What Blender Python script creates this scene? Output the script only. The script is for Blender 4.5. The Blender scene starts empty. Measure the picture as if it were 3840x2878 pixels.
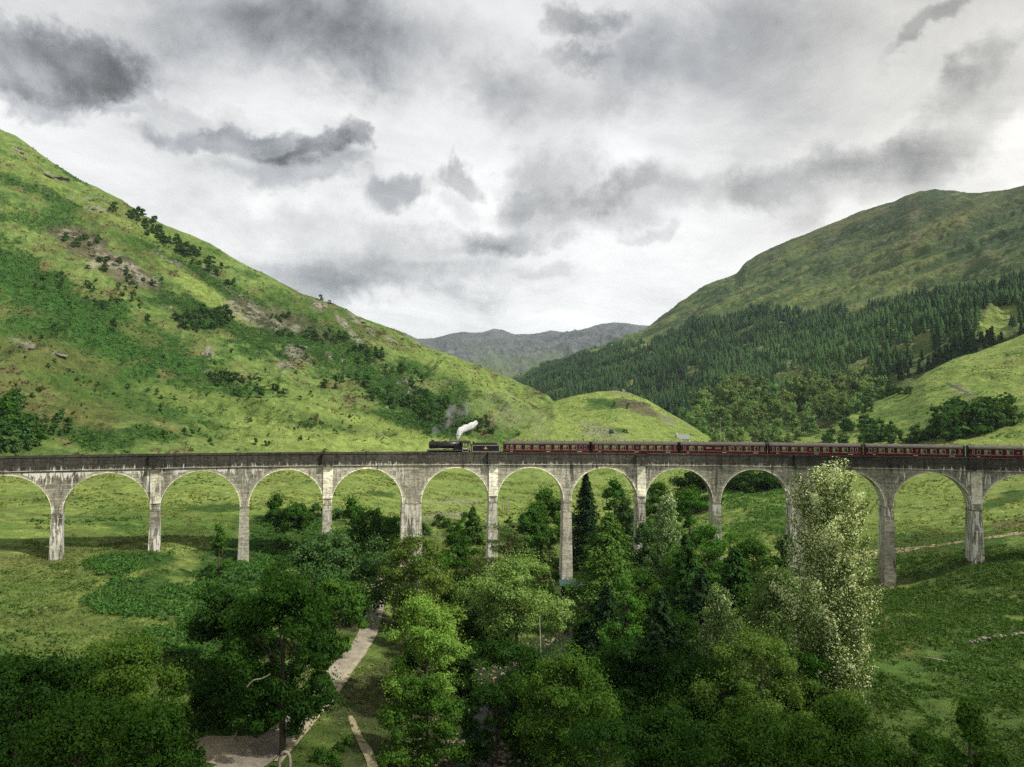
import bpy, math, random
import numpy as np
from mathutils import Matrix, Vector

scene = bpy.context.scene
R_ = math.radians

# ---------------------------------------------------------------- camera
F_PX, PITCH, ROLL, CAM_Z, SC = 2761.2, 0.0455, 0.006, 38.0, 3840 / 2212
_c, _s, _cr, _sr = math.cos(PITCH), math.sin(PITCH), math.cos(ROLL), math.sin(ROLL)
FW = np.array([0, _c, _s]); _R0 = np.array([1.0, 0, 0]); _U0 = np.array([0, -_s, _c])
RT = _cr * _R0 + _sr * _U0; UP = _cr * _U0 - _sr * _R0
cam_d = bpy.data.cameras.new('camera'); cam = bpy.data.objects.new('camera', cam_d)
scene.collection.objects.link(cam); scene.camera = cam
cam.matrix_world = Matrix(((RT[0], UP[0], -FW[0], 0), (RT[1], UP[1], -FW[1], 0), (RT[2], UP[2], -FW[2], CAM_Z), (0, 0, 0, 1)))
cam_d.sensor_width = 36; cam_d.lens = 36 * F_PX / 3840
cam_d.clip_start = 0.5; cam_d.clip_end = 30000

# ---------------------------------------------------------------- light
SUN_EL, SUN_AZ = R_(47), R_(108)      # azimuth clockwise from +Y
SKY_STR, EXPO = 1.0, 0.10
scene.view_settings.view_transform = 'Standard'; scene.view_settings.look = 'None'
scene.view_settings.exposure = EXPO; scene.view_settings.gamma = 1.0
sun_d = bpy.data.lights.new('sun', 'SUN'); sun = bpy.data.objects.new('sun', sun_d)
scene.collection.objects.link(sun)
sun_d.energy = 5.0; sun_d.angle = R_(2.5); sun_d.color = (1.0, 0.95, 0.86)
_sd = Vector((math.cos(SUN_EL) * math.sin(SUN_AZ), math.cos(SUN_EL) * math.cos(SUN_AZ), math.sin(SUN_EL)))
sun.rotation_euler = _sd.to_track_quat('Z', 'Y').to_euler()
sun.location = _sd * 500

scene.cycles.max_bounces = 8; scene.cycles.diffuse_bounces = 3; scene.cycles.glossy_bounces = 2
scene.cycles.transmission_bounces = 4; scene.cycles.transparent_max_bounces = 8; scene.cycles.volume_bounces = 5
HAZE = 4.5e-5
scene.cycles.use_adaptive_sampling = True; scene.cycles.adaptive_threshold = 0.02
scene.cycles.use_denoising = False
try:
    scene.cycles.denoiser = 'OPENIMAGEDENOISE'; scene.cycles.denoising_prefilter = 'ACCURATE'
except Exception: pass
scene.cycles.caustics_reflective = False; scene.cycles.caustics_refractive = False

def rays(vx, vy):
    vx = np.asarray(vx, float); vy = np.asarray(vy, float)
    d = FW + RT * ((vx * SC - 1920) / F_PX)[..., None] - UP * ((vy * SC - 1439) / F_PX)[..., None]
    return d / np.hypot(d[..., 0], d[..., 1])[..., None]
def atd(vx, vy, d): return np.array([0, 0, CAM_Z]) + rays(vx, vy) * np.asarray(d, float)[..., None]
def proj(P):
    v = np.asarray(P, float) - np.array([0, 0, CAM_Z]); w = np.maximum(v @ FW, 1e-3)
    return (1920 + F_PX * (v @ RT) / w) / SC, (1439 - F_PX * (v @ UP) / w) / SC

# ---------------------------------------------------------------- node helpers
class NT:
    def __init__(s, nt): s.nt = nt; s.n = nt.nodes; s.l = nt.links
    def node(s, t, **k):
        x = s.n.new(t)
        for a, b in k.items(): setattr(x, a, b)
        return x
    def put(s, sock, v):
        if isinstance(v, bpy.types.NodeSocket): s.l.new(v, sock)
        elif v is not None:
            if hasattr(sock.default_value, '__len__') and not hasattr(v, '__len__'): v = (v,) * len(sock.default_value)
            if hasattr(v, '__len__') and len(v) == 3 and len(sock.default_value) == 4: v = (*v, 1)
            sock.default_value = v
    def math(s, op, a, b=None, c=None, clamp=False):
        x = s.node('ShaderNodeMath', operation=op, use_clamp=clamp)
        s.put(x.inputs[0], a)
        if b is not None: s.put(x.inputs[1], b)
        if c is not None: s.put(x.inputs[2], c)
        return x.outputs[0]
    def vec(s, op, a, b=None):
        x = s.node('ShaderNodeVectorMath', operation=op); s.put(x.inputs[0], a)
        if b is not None: s.put(x.inputs[1], b)
        return x.outputs[0]
    def comb(s, x, y, z=0.0):
        n = s.node('ShaderNodeCombineXYZ')
        for i, v in enumerate((x, y, z)): s.put(n.inputs[i], v)
        return n.outputs[0]
    def sep(s, v):
        n = s.node('ShaderNodeSeparateXYZ'); s.put(n.inputs[0], v); return n.outputs
    def noise(s, v, scale, detail=4, rough=.55, dist=0.0, dim='3D', col=False):
        n = s.node('ShaderNodeTexNoise', noise_dimensions=dim)
        if v is not None: s.put(n.inputs['Vector'], v)
        n.inputs['Scale'].default_value = scale; n.inputs['Detail'].default_value = detail
        n.inputs['Roughness'].default_value = rough; n.inputs['Distortion'].default_value = dist
        return n.outputs[1 if col else 0]
    def ramp(s, v, a, b, lo=0.0, hi=1.0, smooth=True):
        n = s.node('ShaderNodeMapRange', interpolation_type='SMOOTHSTEP' if smooth else 'LINEAR')
        s.put(n.inputs[0], v); s.put(n.inputs[1], a); s.put(n.inputs[2], b); s.put(n.inputs[3], lo); s.put(n.inputs[4], hi)
        return n.outputs[0]
    def mix(s, f, a, b, mode='MIX'):
        n = s.node('ShaderNodeMix', data_type='RGBA', blend_type=mode, clamp_factor=True)
        s.put(n.inputs[0], f); s.put(n.inputs[6], a); s.put(n.inputs[7], b); return n.outputs[2]
    def attr(s, name):
        return s.node('ShaderNodeAttribute', attribute_name=name).outputs

def new_mat(name):
    m = bpy.data.materials.new(name); m.use_nodes = True
    t = NT(m.node_tree); m.node_tree.nodes.clear()
    out = t.node('ShaderNodeOutputMaterial')
    return m, t, out
def principled(t, out, col, rough=.8, metal=0.0, normal=None, spec=.3):
    p = t.node('ShaderNodeBsdfPrincipled'); t.put(p.inputs['Base Color'], col); t.put(p.inputs['Roughness'], rough)
    p.inputs['Metallic'].default_value = metal; p.inputs['Specular IOR Level'].default_value = spec
    if normal is not None: t.l.new(normal, p.inputs['Normal'])
    t.l.new(p.outputs[0], out.inputs[0]); return p
def bump(t, h, strength=.5, dist=1.0):
    b = t.node('ShaderNodeBump'); b.inputs['Strength'].default_value = strength; b.inputs['Distance'].default_value = dist
    t.l.new(h, b.inputs['Height']); return b.outputs[0]
def simple(name, col, rough=.7, metal=0.0, spec=.3, var=.25, scale=2.0):
    m, t, out = new_mat(name)
    g = t.node('ShaderNodeTexCoord').outputs['Object']
    f = t.ramp(t.noise(g, scale, 6, .65), .3, .7, 1 - var, 1 + var, False)
    c = t.mix(1.0, (*col, 1), t.comb(f, f, f), 'MULTIPLY')
    principled(t, out, c, rough, metal, None, spec); return m

# ---------------------------------------------------------------- world: broken overcast sky
world = bpy.data.worlds.new('World'); scene.world = world; world.use_nodes = True
W = NT(world.node_tree); world.node_tree.nodes.clear()
w_out = W.node('ShaderNodeOutputWorld')
sky = W.node('ShaderNodeTexSky', sky_type='NISHITA', sun_disc=False)
sky.sun_elevation = SUN_EL; sky.sun_rotation = SUN_AZ; sky.air_density = 1.0; sky.dust_density = 1.5
dirv = W.node('ShaderNodeTexCoord').outputs['Generated']
dx, dy, dz = W.sep(dirv)
az = W.math('ARCTAN2', dx, dy); el = W.math('ARCSINE', dz)
ae = W.comb(az, el)
# cloud-deck coordinates: perspective of a flat layer
zz = W.math('ADD', W.math('MAXIMUM', dz, 0.0), .16)
deck_p = W.comb(W.math('DIVIDE', dx, zz), W.math('DIVIDE', dy, zz))
n_big = W.noise(W.vec('ADD', deck_p, (3.1, 1.7, 0)), 0.62, 8, .6, .35)
n_fin = W.noise(W.vec('ADD', deck_p, (9.1, 4.7, 0)), 2.1, 9, .62, .5)
n_ae = W.noise(ae, 9.0, 8, .6, .3)
nw = W.noise(ae, 5.5, 7, .62, 0.2, col=True)
warp = W.vec('MULTIPLY', W.vec('SUBTRACT', nw, (.5, .5, .5)), (.26, .19, 0))
nw2 = W.noise(ae, 24.0, 6, .65, 0.2, col=True)
warp = W.vec('ADD', warp, W.vec('MULTIPLY', W.vec('SUBTRACT', nw2, (.5, .5, .5)), (.035, .028, 0)))
aew = W.vec('ADD', ae, warp)
def sky_blob(vx, vy, rx, ry, ang, soft, amp, src=None):
    r = rays(vx, vy); a = math.atan2(r[0], r[1]); e = math.atan(r[2])
    k = SC / F_PX
    m = W.node('ShaderNodeMapping', vector_type='TEXTURE')
    W.put(m.inputs[0], src or aew); m.inputs['Location'].default_value = (a, e, 0)
    m.inputs['Rotation'].default_value = (0, 0, R_(ang)); m.inputs['Scale'].default_value = (rx * k * 1.15, ry * k * 1.25, 1)
    ln = W.node('ShaderNodeVectorMath', operation='LENGTH'); W.l.new(m.outputs[0], ln.inputs[0])
    return W.ramp(ln.outputs['Value'], 1.0 + soft * .75, 1.0 - soft * .85, 0.0, amp)
dark = None
for b in [(120, 112, 150, 52, 4, .45, .60), (62, 200, 66, 24, -8, .6, .42), (560, 308, 150, 26, 6, .5, .42), (645, 368, 110, 34, 14, .6, .34),
          (765, 272, 36, 24, 20, .6, .40), (825, 415, 68, 32, 18, .5, .36), (992, 380, 58, 26, 0, .5, .36), (985, 445, 45, 20, 0, .8, .18),
          (860, 570, 230, 46, 5, .8, .34), (880, 615, 250, 26, 0, .8, .22), (1125, 518, 95, 24, 0, .6, .36), (1195, 400, 85, 62, 30, .6, .32), (1330, 430, 125, 45, 10, .7, .26),
          (640, 40, 220, 66, 0, .9, .52), (900, 100, 160, 60, 0, 1.0, .16), (1255, 22, 65, 28, 0, .6, .42), (1245, 180, 190, 60, 14, .9, .26), (1050, 215, 90, 30, 0, .8, .14),
          (1240, 110, 60, 14, 10, .6, .20), (1690, 385, 170, 34, 2, .7, .34), (2000, 330, 210, 46, 24, .7, .34), (2030, 82, 75, 16, 22, .6, .26), (2165, 165, 60, 26, 20, .7, .24),
          (1560, 60, 160, 60, 0, 1.0, .20), (1900, 130, 500, 110, 0, 1.0, .13), (1190, 605, 60, 16, 0, .7, .16), (700, 300, 50, 16, 20, .6, .25), (600, 340, 60, 14, 10, .7, .2), (1040, 545, 50, 16, 0, .7, .2), (300, 235, 90, 10, -10, .8, .14), (1300, 395, 60, 26, 20, .7, .16), (1130, 455, 50, 26, 10, .7, .2), (1370, 508, 40, 12, 0, .7, .2),
          (420, 240, 200, 16, -14, .8, .14), (300, 60, 260, 80, 0, 1.0, .12), (1640, 330, 90, 40, 20, .9, .10), (650, 495, 60, 22, 0, .8, .12), (480, 500, 130, 26, 0, .9, .08), (760, 640, 300, 20, 0, .9, .12)]:
    x = sky_blob(*b); dark = x if dark is None else W.math('ADD', dark, x)
dark = W.math('MULTIPLY', dark, W.ramp(n_ae, .30, .62, .30, .72, False))
general = W.ramp(n_big, .44, .66, 0.0, .12)
general = W.math('MULTIPLY', general, W.ramp(el, .16, .42, .35, 1.25))
fine = W.ramp(n_fin, .3, .72, -.07, .065, False)
tone = W.math('SUBTRACT', W.math('SUBTRACT', W.math('SUBTRACT', 1.0, dark), general), fine)
top = W.ramp(el, .26, .56, 0.0, .08); tone = W.math('SUBTRACT', tone, top)
tone = W.math('MAXIMUM', tone, .36)
lin = W.math('MULTIPLY', W.math('POWER', tone, 2.25), .97)
# sky dimmed overhead and behind the viewer, outside the view
sky_dim = W.math('ADD', W.ramp(el, .62, 1.2, 0.0, -.25), W.ramp(dy, .35, -.5, 0.0, -.15))
sky_dim = W.math('MULTIPLY', sky_dim, W.ramp(el, 0.05, .45, 0.0, 1.0))
lin = W.math('MULTIPLY', lin, W.math('ADD', 1.0, sky_dim))
blue = W.ramp(W.math('ADD', n_big, W.math('MULTIPLY', az, -.10)), .35, .70, 0.0, 1.0)
tint = W.mix(W.math('MULTIPLY', blue, W.ramp(tone, .95, .6, 0.0, 1.0)), (1.0, 1.0, 1.0, 1), (.93, .97, 1.06, 1))
warm = W.mix(W.ramp(az, .15, .6, 0.0, .8), tint, (1.03, 1.0, .935, 1))
ccol = W.vec('MULTIPLY', warm, W.comb(lin, lin, lin))
bg1 = W.node('ShaderNodeBackground'); W.l.new(sky.outputs[0], bg1.inputs[0]); bg1.inputs[1].default_value = .1
bg2 = W.node('ShaderNodeBackground'); W.l.new(ccol, bg2.inputs[0]); bg2.inputs[1].default_value = SKY_STR
mx = W.node('ShaderNodeMixShader'); mx.inputs[0].default_value = .96
W.l.new(bg1.outputs[0], mx.inputs[1]); W.l.new(bg2.outputs[0], mx.inputs[2]); W.l.new(mx.outputs[0], w_out.inputs[0])
world.cycles.sampling_method = 'MANUAL'; world.cycles.sample_map_resolution = 512

# ---------------------------------------------------------------- mesh helpers
def link(o): scene.collection.objects.link(o); return o
def tag(o, label=None, cat=None, group=None, kind=None):
    if label: o['label'] = label
    if cat: o['category'] = cat
    if group: o['group'] = group
    if kind: o['kind'] = kind
    return o
def empty(name, loc, rz=0.0):
    o = bpy.data.objects.new(name, None); o.location = loc; o.rotation_euler = (0, 0, rz); o.empty_display_size = .5
    return link(o)
def mesh_np(name, V, Fq, mats, parent=None, smooth=False, fattr=None, fmat=None, uv=None, vcol=None, do_link=True):
    """V (n,3); Fq (m,4) or (m,3) int array"""
    V = np.asarray(V, np.float32); Fq = np.asarray(Fq, np.int32)
    me = bpy.data.meshes.new(name)
    n, k = Fq.shape
    me.vertices.add(len(V)); me.vertices.foreach_set('co', V.ravel())
    me.loops.add(n * k); me.loops.foreach_set('vertex_index', Fq.ravel())
    me.polygons.add(n); me.polygons.foreach_set('loop_start', np.arange(0, n * k, k, dtype=np.int32))
    if smooth: me.polygons.foreach_set('use_smooth', np.ones(n, bool))
    if fmat is not None: me.polygons.foreach_set('material_index', np.asarray(fmat, np.int32))
    if fattr is not None:
        a = me.attributes.new('shade', 'FLOAT', 'FACE'); a.data.foreach_set('value', np.asarray(fattr, np.float32))
    if vcol is not None:
        a = me.attributes.new('Col', 'FLOAT_COLOR', 'POINT')
        a.data.foreach_set('color', np.concatenate([vcol, np.ones((len(V), 1))], 1).astype(np.float32).ravel())
    if uv is not None:
        l = me.uv_layers.new(name='UVMap'); l.data.foreach_set('uv', np.asarray(uv, np.float32)[Fq.ravel()].ravel())
    for m in (mats if isinstance(mats, (list, tuple)) else [mats]): me.materials.append(m)
    me.update(calc_edges=True); me.validate()
    o = bpy.data.objects.new(name, me)
    if do_link: link(o)
    if parent is not None: o.parent = parent
    return o

class MB:
    """collects quads/polygons, builds one mesh"""
    def __init__(s): s.v = []; s.f = []; s.uv = []; s.mi = []
    def add(s, pts, faces, mi=0, uv=None):
        b = len(s.v); s.v += [tuple(p) for p in pts]; s.f += [tuple(i + b for i in f) for f in faces]
        s.uv += list(uv) if uv is not None else [(p[0], p[2]) for p in pts]; s.mi += [mi] * len(faces)
    def box(s, x0, x1, y0, y1, z0, z1, mi=0):
        p = [(x, y, z) for z in (z0, z1) for y in (y0, y1) for x in (x0, x1)]
        s.add(p, [(0, 2, 3, 1), (4, 5, 7, 6), (0, 1, 5, 4), (2, 6, 7, 3), (0, 4, 6, 2), (1, 3, 7, 5)], mi)
    def tube(s, pts, rad, n=8, mi=0, cap=True):
        pts = [Vector(p) for p in pts]; m = len(pts)
        if not hasattr(rad, '__len__'): rad = [rad] * m
        vs = []
        for i, p in enumerate(pts):
            d = (pts[min(i + 1, m - 1)] - pts[max(i - 1, 0)])
            if d.length < 1e-6: d = Vector((0, 0, 1))
            d.normalize(); a = d.cross(Vector((0, 0, 1)) if abs(d.z) < .9 else Vector((1, 0, 0))).normalized(); b = d.cross(a)
            for k in range(n):
                t = 2 * math.pi * k / n; vs.append(p + (a * math.cos(t) + b * math.sin(t)) * rad[i])
        fs = [(i * n + k, i * n + (k + 1) % n, (i + 1) * n + (k + 1) % n, (i + 1) * n + k) for i in range(m - 1) for k in range(n)]
        if cap: fs += [tuple(range(n - 1, -1, -1)), tuple((m - 1) * n + k for k in range(n))]
        s.add(vs, fs, mi)
    def extrude_profile(s, prof, x0, x1, mi=0, close=True):
        """prof: (y,z) polygon swept along x"""
        n = len(prof); vs = [(x0, y, z) for y, z in prof] + [(x1, y, z) for y, z in prof]
        fs = [(k, (k + 1) % n, n + (k + 1) % n, n + k) for k in range(n if close else n - 1)]
        if close: fs += [tuple(range(n - 1, -1, -1)), tuple(n + k for k in range(n))]
        s.add(vs, fs, mi)
    def build(s, name, mats, parent=None, smooth=False, do_link=True):
        me = bpy.data.meshes.new(name); me.from_pydata(s.v, [], s.f)
        for m in (mats if isinstance(mats, (list, tuple)) else [mats]): me.materials.append(m)
        me.polygons.foreach_set('material_index', s.mi)
        l = me.uv_layers.new(name='UVMap')
        idx = np.zeros(len(me.loops), np.int32); me.loops.foreach_get('vertex_index', idx)
        l.data.foreach_set('uv', np.asarray(s.uv, np.float32)[idx].ravel())
        if smooth: me.polygons.foreach_set('use_smooth', np.ones(len(me.polygons), bool))
        me.update()
        import bmesh
        bm = bmesh.new(); bm.from_mesh(me); bmesh.ops.recalc_face_normals(bm, faces=bm.faces); bm.to_mesh(me); bm.free()
        o = bpy.data.objects.new(name, me)
        if do_link: link(o)
        if parent is not None: o.parent = parent
        return o

# ---------------------------------------------------------------- numpy noise
def _hash(ix, iy, iz, seed):
    h = (ix * 374761393 + iy * 668265263 + iz * 2147483647 + seed * 974634777) & 0xffffffff
    h = ((h ^ (h >> 13)) * 1274126177) & 0xffffffff
    h = ((h ^ (h >> 16)) * 2246822519) & 0xffffffff
    return ((h ^ (h >> 15)) & 0xffffff) / float(0xffffff)
def vnoise(P, seed=0):
    P = np.asarray(P, float); i = np.floor(P).astype(np.int64); f = P - i; u = f * f * f * (f * (f * 6 - 15) + 10)
    r = 0
    for a in (0, 1):
        wx = u[..., 0] if a else 1 - u[..., 0]
        for b in (0, 1):
            wy = u[..., 1] if b else 1 - u[..., 1]
            for c in (0, 1):
                wz = u[..., 2] if c else 1 - u[..., 2]
                r = r + wx * wy * wz * _hash(i[..., 0] + a, i[..., 1] + b, i[..., 2] + c, seed)
    return r * 2 - 1
def fbm(P, octv=4, seed=0, gain=.5):
    r = 0; a = 1; t = 0; P = np.asarray(P, float)
    for k in range(octv):
        r = r + a * vnoise(P, seed + k * 17); t += a; a *= gain; P = P * 2.03 + 11.7
    return r / t
def ridged(P, octv=4, seed=0):
    r = 0; a = 1; t = 0; P = np.asarray(P, float)
    for k in range(octv):
        r = r + a * (1 - 2 * np.abs(vnoise(P, seed + k * 13))); t += a; a *= .5; P = P * 2.1 + 5.3
    return r / t
def sstep(x, a, b):
    t = np.clip((x - a) / (b - a), 0, 1); return t * t * (3 - 2 * t)
# ================================================================ TERRAIN
LG = np.array([.205, .270, .064]); MG = np.array([.100, .175, .034]); DG = np.array([.026, .075, .012]); OL = np.array([.135, .145, .044])
BR = np.array([.135, .105, .050]); RK = np.array([.255, .232, .180]); RD = np.array([.085, .065, .045])

def terrain_mat(name, s1, s2, bstr, bdist, var=.35, rough=.95):
    m, t, out = new_mat(name)
    pos = t.node('ShaderNodeNewGeometry').outputs['Position']
    sp = t.vec('MULTIPLY', pos, (1, 1, 1.6))
    n1 = t.noise(sp, s1, 6, .68, .4); n2 = t.noise(sp, s2, 4, .7, .2)
    f = t.math('MULTIPLY', t.ramp(n1, .28, .72, 1 - var, 1 + var, False), t.ramp(n2, .28, .72, 1 - var * .8, 1 + var * .8, False))
    g = t.math('POWER', f, .8)
    c = t.mix(1.0, t.attr('Col')[0], t.comb(f, g, f), 'MULTIPLY')
    h = t.math('ADD', n1, t.math('MULTIPLY', n2, .45))
    principled(t, out, c, rough, normal=bump(t, h, bstr, bdist), spec=.12)
    return m

# control points of the valley floor: world x, y, z
GC = np.array([
 (-200,60,22),(-150,100,16),(-120,130,13),(-110,90,12.5),(-80,60,12),(-79,110,8.5),(-60,80,7.5),(-40,60,6),(-60,130,8),(-40,130,5.2),(-35,100,4.2),(-25,80,4),
 (-20,60,4),(-27,150,4.5),(-4,88,.2),(-2,60,0),(2,30,.5),(8,120,.2),(20,142,-.3),(15,100,3.2),(30,80,4),(30,120,2),(50,120,3),(50,90,4),(60,60,6.5),(80,120,5),
 (100,130,6.5),(84,137,3.5),(110,100,9),(90,70,9.5),(150,100,17),(130,150,12),(200,150,26),(-20,0,9),(100,0,15),(-120,0,22),
 (-87.3,142.5,10.1),(-72,150,9.9),(-56.2,156,7.2),(-40,161,5.4),(-22,165,4),(-4,168,1.5),(12.8,169.4,.3),(29.8,169.5,-.2),(46.8,168.5,1.5),(65,166,2.5),(82.7,162.3,1.6),(99,157.5,7.4),(115,148,10),
 (-150,230,19),(-100,250,18.5),(-60,260,16),(-100,200,15),(-50,200,11),(-20,210,7.5),(0,250,8),(40,230,2.5),(60,240,5),(0,340,9),(60,330,6.5),(100,240,10),(110,210,9.5),(150,240,17),
 (180,300,25),(100,330,13),(-80,330,19),(-160,300,19),(-240,250,24),(0,450,13),(60,500,15),(150,450,18),(100,600,20),(250,500,32),(0,600,20),(-60,450,15),(300,300,48),(300,0,40),(-300,0,36),(0,-150,12)], float)
def _tps(r2): return np.where(r2 > 1e-9, .5 * r2 * np.log(r2 + 1e-12), 0)
_gp = GC[:, :2] / 100; _n = len(_gp)
_K = _tps(((_gp[:, None] - _gp[None]) ** 2).sum(-1)) + np.eye(_n) * 2e-4
_A = np.zeros((_n + 3, _n + 3)); _A[:_n, :_n] = _K; _A[:_n, _n] = 1; _A[:_n, _n + 1:] = _gp; _A[_n, :_n] = 1; _A[_n + 1:, :_n] = _gp.T
_w = np.linalg.solve(_A, np.concatenate([GC[:, 2], np.zeros(3)]))
def ground_z(x, y, detail=True):
    x = np.atleast_1d(np.asarray(x, float)); y = np.atleast_1d(np.asarray(y, float)); sh = x.shape; x = x.ravel(); y = y.ravel()
    z = np.empty(len(x))
    for a in range(0, len(x), 20000):
        q = np.stack([x[a:a + 20000], y[a:a + 20000]], 1) / 100
        z[a:a + 20000] = _tps(((q[:, None] - _gp[None]) ** 2).sum(-1)) @ _w[:_n] + _w[_n] + q @ _w[_n + 1:]
    z = np.clip(z, -1.5, 60)
    r = np.hypot(x, y - 150); k = sstep(r, 420, 800); z = z * (1 - k) + 17 * k
    if detail:
        P = np.stack([x, y, x * 0], 1)
        flat = sstep(z, .3, 3.0)
        z = z + flat * (fbm(P / 22, 3, 5) * .75 + fbm(P / 5, 3, 9) * .28)
        z = z + sstep(z, 4, 8) * (ridged(P / np.array([26, 40, 1]) + .2, 3, 31) * .9)
    return z.reshape(sh)
RIVER = [(-3,40),(-3.5,60),(-4.5,78),(-4,90),(-.5,104),(6,120),(15,140),(21,158),(24,180),(34,212),(43,250),(60,320)]
_rv = []
for (a_, b_), (c_, d_) in zip(RIVER[:-1], RIVER[1:]):
    for t_ in np.linspace(0, 1, 12, endpoint=False): _rv.append((a_ + (c_ - a_) * t_, b_ + (d_ - b_) * t_))
_rv = np.array(_rv); _ground_base = ground_z
def ground_z(x, y, detail=True):
    x = np.atleast_1d(np.asarray(x, float)); y = np.atleast_1d(np.asarray(y, float)); z = _ground_base(x, y, detail); sh = z.shape
    X, Y, Z = x.ravel(), y.ravel(), z.ravel().copy(); m = (X > -25) & (X < 80) & (Y > 30) & (Y < 335)
    if m.any():
        idx = np.where(m)[0]
        for a in range(0, len(idx), 20000):
            i = idx[a:a + 20000]; d = np.sqrt(((X[i, None] - _rv[None, :, 0]) ** 2 + (Y[i, None] - _rv[None, :, 1]) ** 2).min(1)); Z[i] -= 1.1 * np.exp(-(d / 3.4) ** 4)
    return Z.reshape(sh)
def gz(x, y): return float(ground_z(x, y)[0])

def blobw(VX, VY, b, nz=None):
    vx, vy, rx, ry, ang = b[:5]; a = math.radians(ang); X = VX - vx; Y = VY - vy
    u = (X * math.cos(a) + Y * math.sin(a)) / rx; v = (-X * math.sin(a) + Y * math.cos(a)) / ry
    d = np.hypot(u, v)
    if nz is not None: d = d + nz
    return sstep(d, 1.25, .75)

def axis(lo, hi, c0, c1, fine, grow=1.06, cap=140):
    a = list(np.arange(c0, c1 + fine, fine)); s = fine; x = a[-1]
    while x < hi: s = min(s * grow, cap); x += s; a.append(x)
    s = fine; x = c0; b = []
    while x > lo: s = min(s * grow, cap); x -= s; b.append(x)
    return np.array(b[::-1] + a)
xs = axis(-9000, 9000, -120, 135, .95, 1.05); ys = axis(-1500, 14000, 58, 235, .95, 1.045)
GX, GY = np.meshgrid(xs, ys); GZ = ground_z(GX, GY)
far = np.hypot(GX, GY) > 900; GZ[far] = 17
PV = np.stack([GX.ravel(), GY.ravel(), GZ.ravel()], 1)
gvx, gvy = proj(PV); front = PV[:, 1] > 30
P2 = PV.copy(); P2[:, 2] = 0
n_a = fbm(P2 / 30, 5, 71, .6); n_b = fbm(P2 / 7, 4, 72, .6); n_c = fbm(P2 / np.array([9, 3.5, 1]), 4, 73, .6); n_d = fbm(P2 / 1.8, 3, 77, .6)
wl = sstep(n_a + .5 * n_b, -.25, .35)[:, None]
col = MG * (1 - wl) + LG * wl
w = sstep(n_c + .4 * n_d, .02, .42)[:, None] * .62; col = col * (1 - w) + OL * w
w = sstep(n_b * .7 + n_c * .6 + n_d * .35, .22, .48)[:, None] * .72; col = col * (1 - w) + DG * 1.25 * w
# brighter short turf of the fields beyond the bridge, duller near slope
beyond = sstep(PV[:, 1], 175, 215)[:, None]
col = col * (1 - .55 * beyond) + LG * 1.02 * .55 * beyond
nearl = sstep(PV[:, 1], 150, 100)[:, None]
col = col * (1 - .35 * nearl) + np.array([.105, .155, .030]) * .35 * nearl
# patches seen on the ground (view coordinates of where each lies)
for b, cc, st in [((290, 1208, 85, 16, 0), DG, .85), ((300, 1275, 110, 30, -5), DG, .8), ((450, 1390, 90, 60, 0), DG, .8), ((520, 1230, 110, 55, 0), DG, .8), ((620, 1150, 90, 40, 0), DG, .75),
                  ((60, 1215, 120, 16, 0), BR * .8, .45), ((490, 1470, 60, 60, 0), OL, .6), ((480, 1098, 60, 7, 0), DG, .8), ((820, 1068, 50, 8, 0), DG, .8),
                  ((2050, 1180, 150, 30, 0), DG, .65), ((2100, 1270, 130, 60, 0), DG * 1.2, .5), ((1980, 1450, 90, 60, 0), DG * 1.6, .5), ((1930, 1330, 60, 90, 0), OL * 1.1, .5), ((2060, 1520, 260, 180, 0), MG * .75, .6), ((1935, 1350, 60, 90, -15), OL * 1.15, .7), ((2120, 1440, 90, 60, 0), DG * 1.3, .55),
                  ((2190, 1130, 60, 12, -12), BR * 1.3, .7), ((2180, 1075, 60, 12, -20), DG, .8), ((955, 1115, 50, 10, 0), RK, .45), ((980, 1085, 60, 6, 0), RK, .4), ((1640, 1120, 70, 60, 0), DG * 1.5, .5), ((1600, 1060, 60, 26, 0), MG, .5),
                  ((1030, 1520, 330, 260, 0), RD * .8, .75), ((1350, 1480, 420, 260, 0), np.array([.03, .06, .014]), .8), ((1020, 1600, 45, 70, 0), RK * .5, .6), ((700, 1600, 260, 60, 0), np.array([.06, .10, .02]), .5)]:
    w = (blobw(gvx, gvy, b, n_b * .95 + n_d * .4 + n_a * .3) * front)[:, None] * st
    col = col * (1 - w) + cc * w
n_e = fbm(P2 / np.array([3.4, 1.5, 1]), 3, 79, .65)
col = np.clip(col * (1 + .32 * n_d[:, None] + .34 * n_e[:, None]), .008, .6)
ny, nx = GX.shape
ii = np.arange(ny * nx).reshape(ny, nx)
FQ = np.stack([ii[:-1, :-1], ii[:-1, 1:], ii[1:, 1:], ii[1:, :-1]], -1).reshape(-1, 4)
m_ground = terrain_mat('meadow_grass', .55, 3.2, 1.0, 1.1, .46)
tag(mesh_np('ground', PV, FQ, m_ground, smooth=True, vcol=col), kind='structure')

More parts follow.
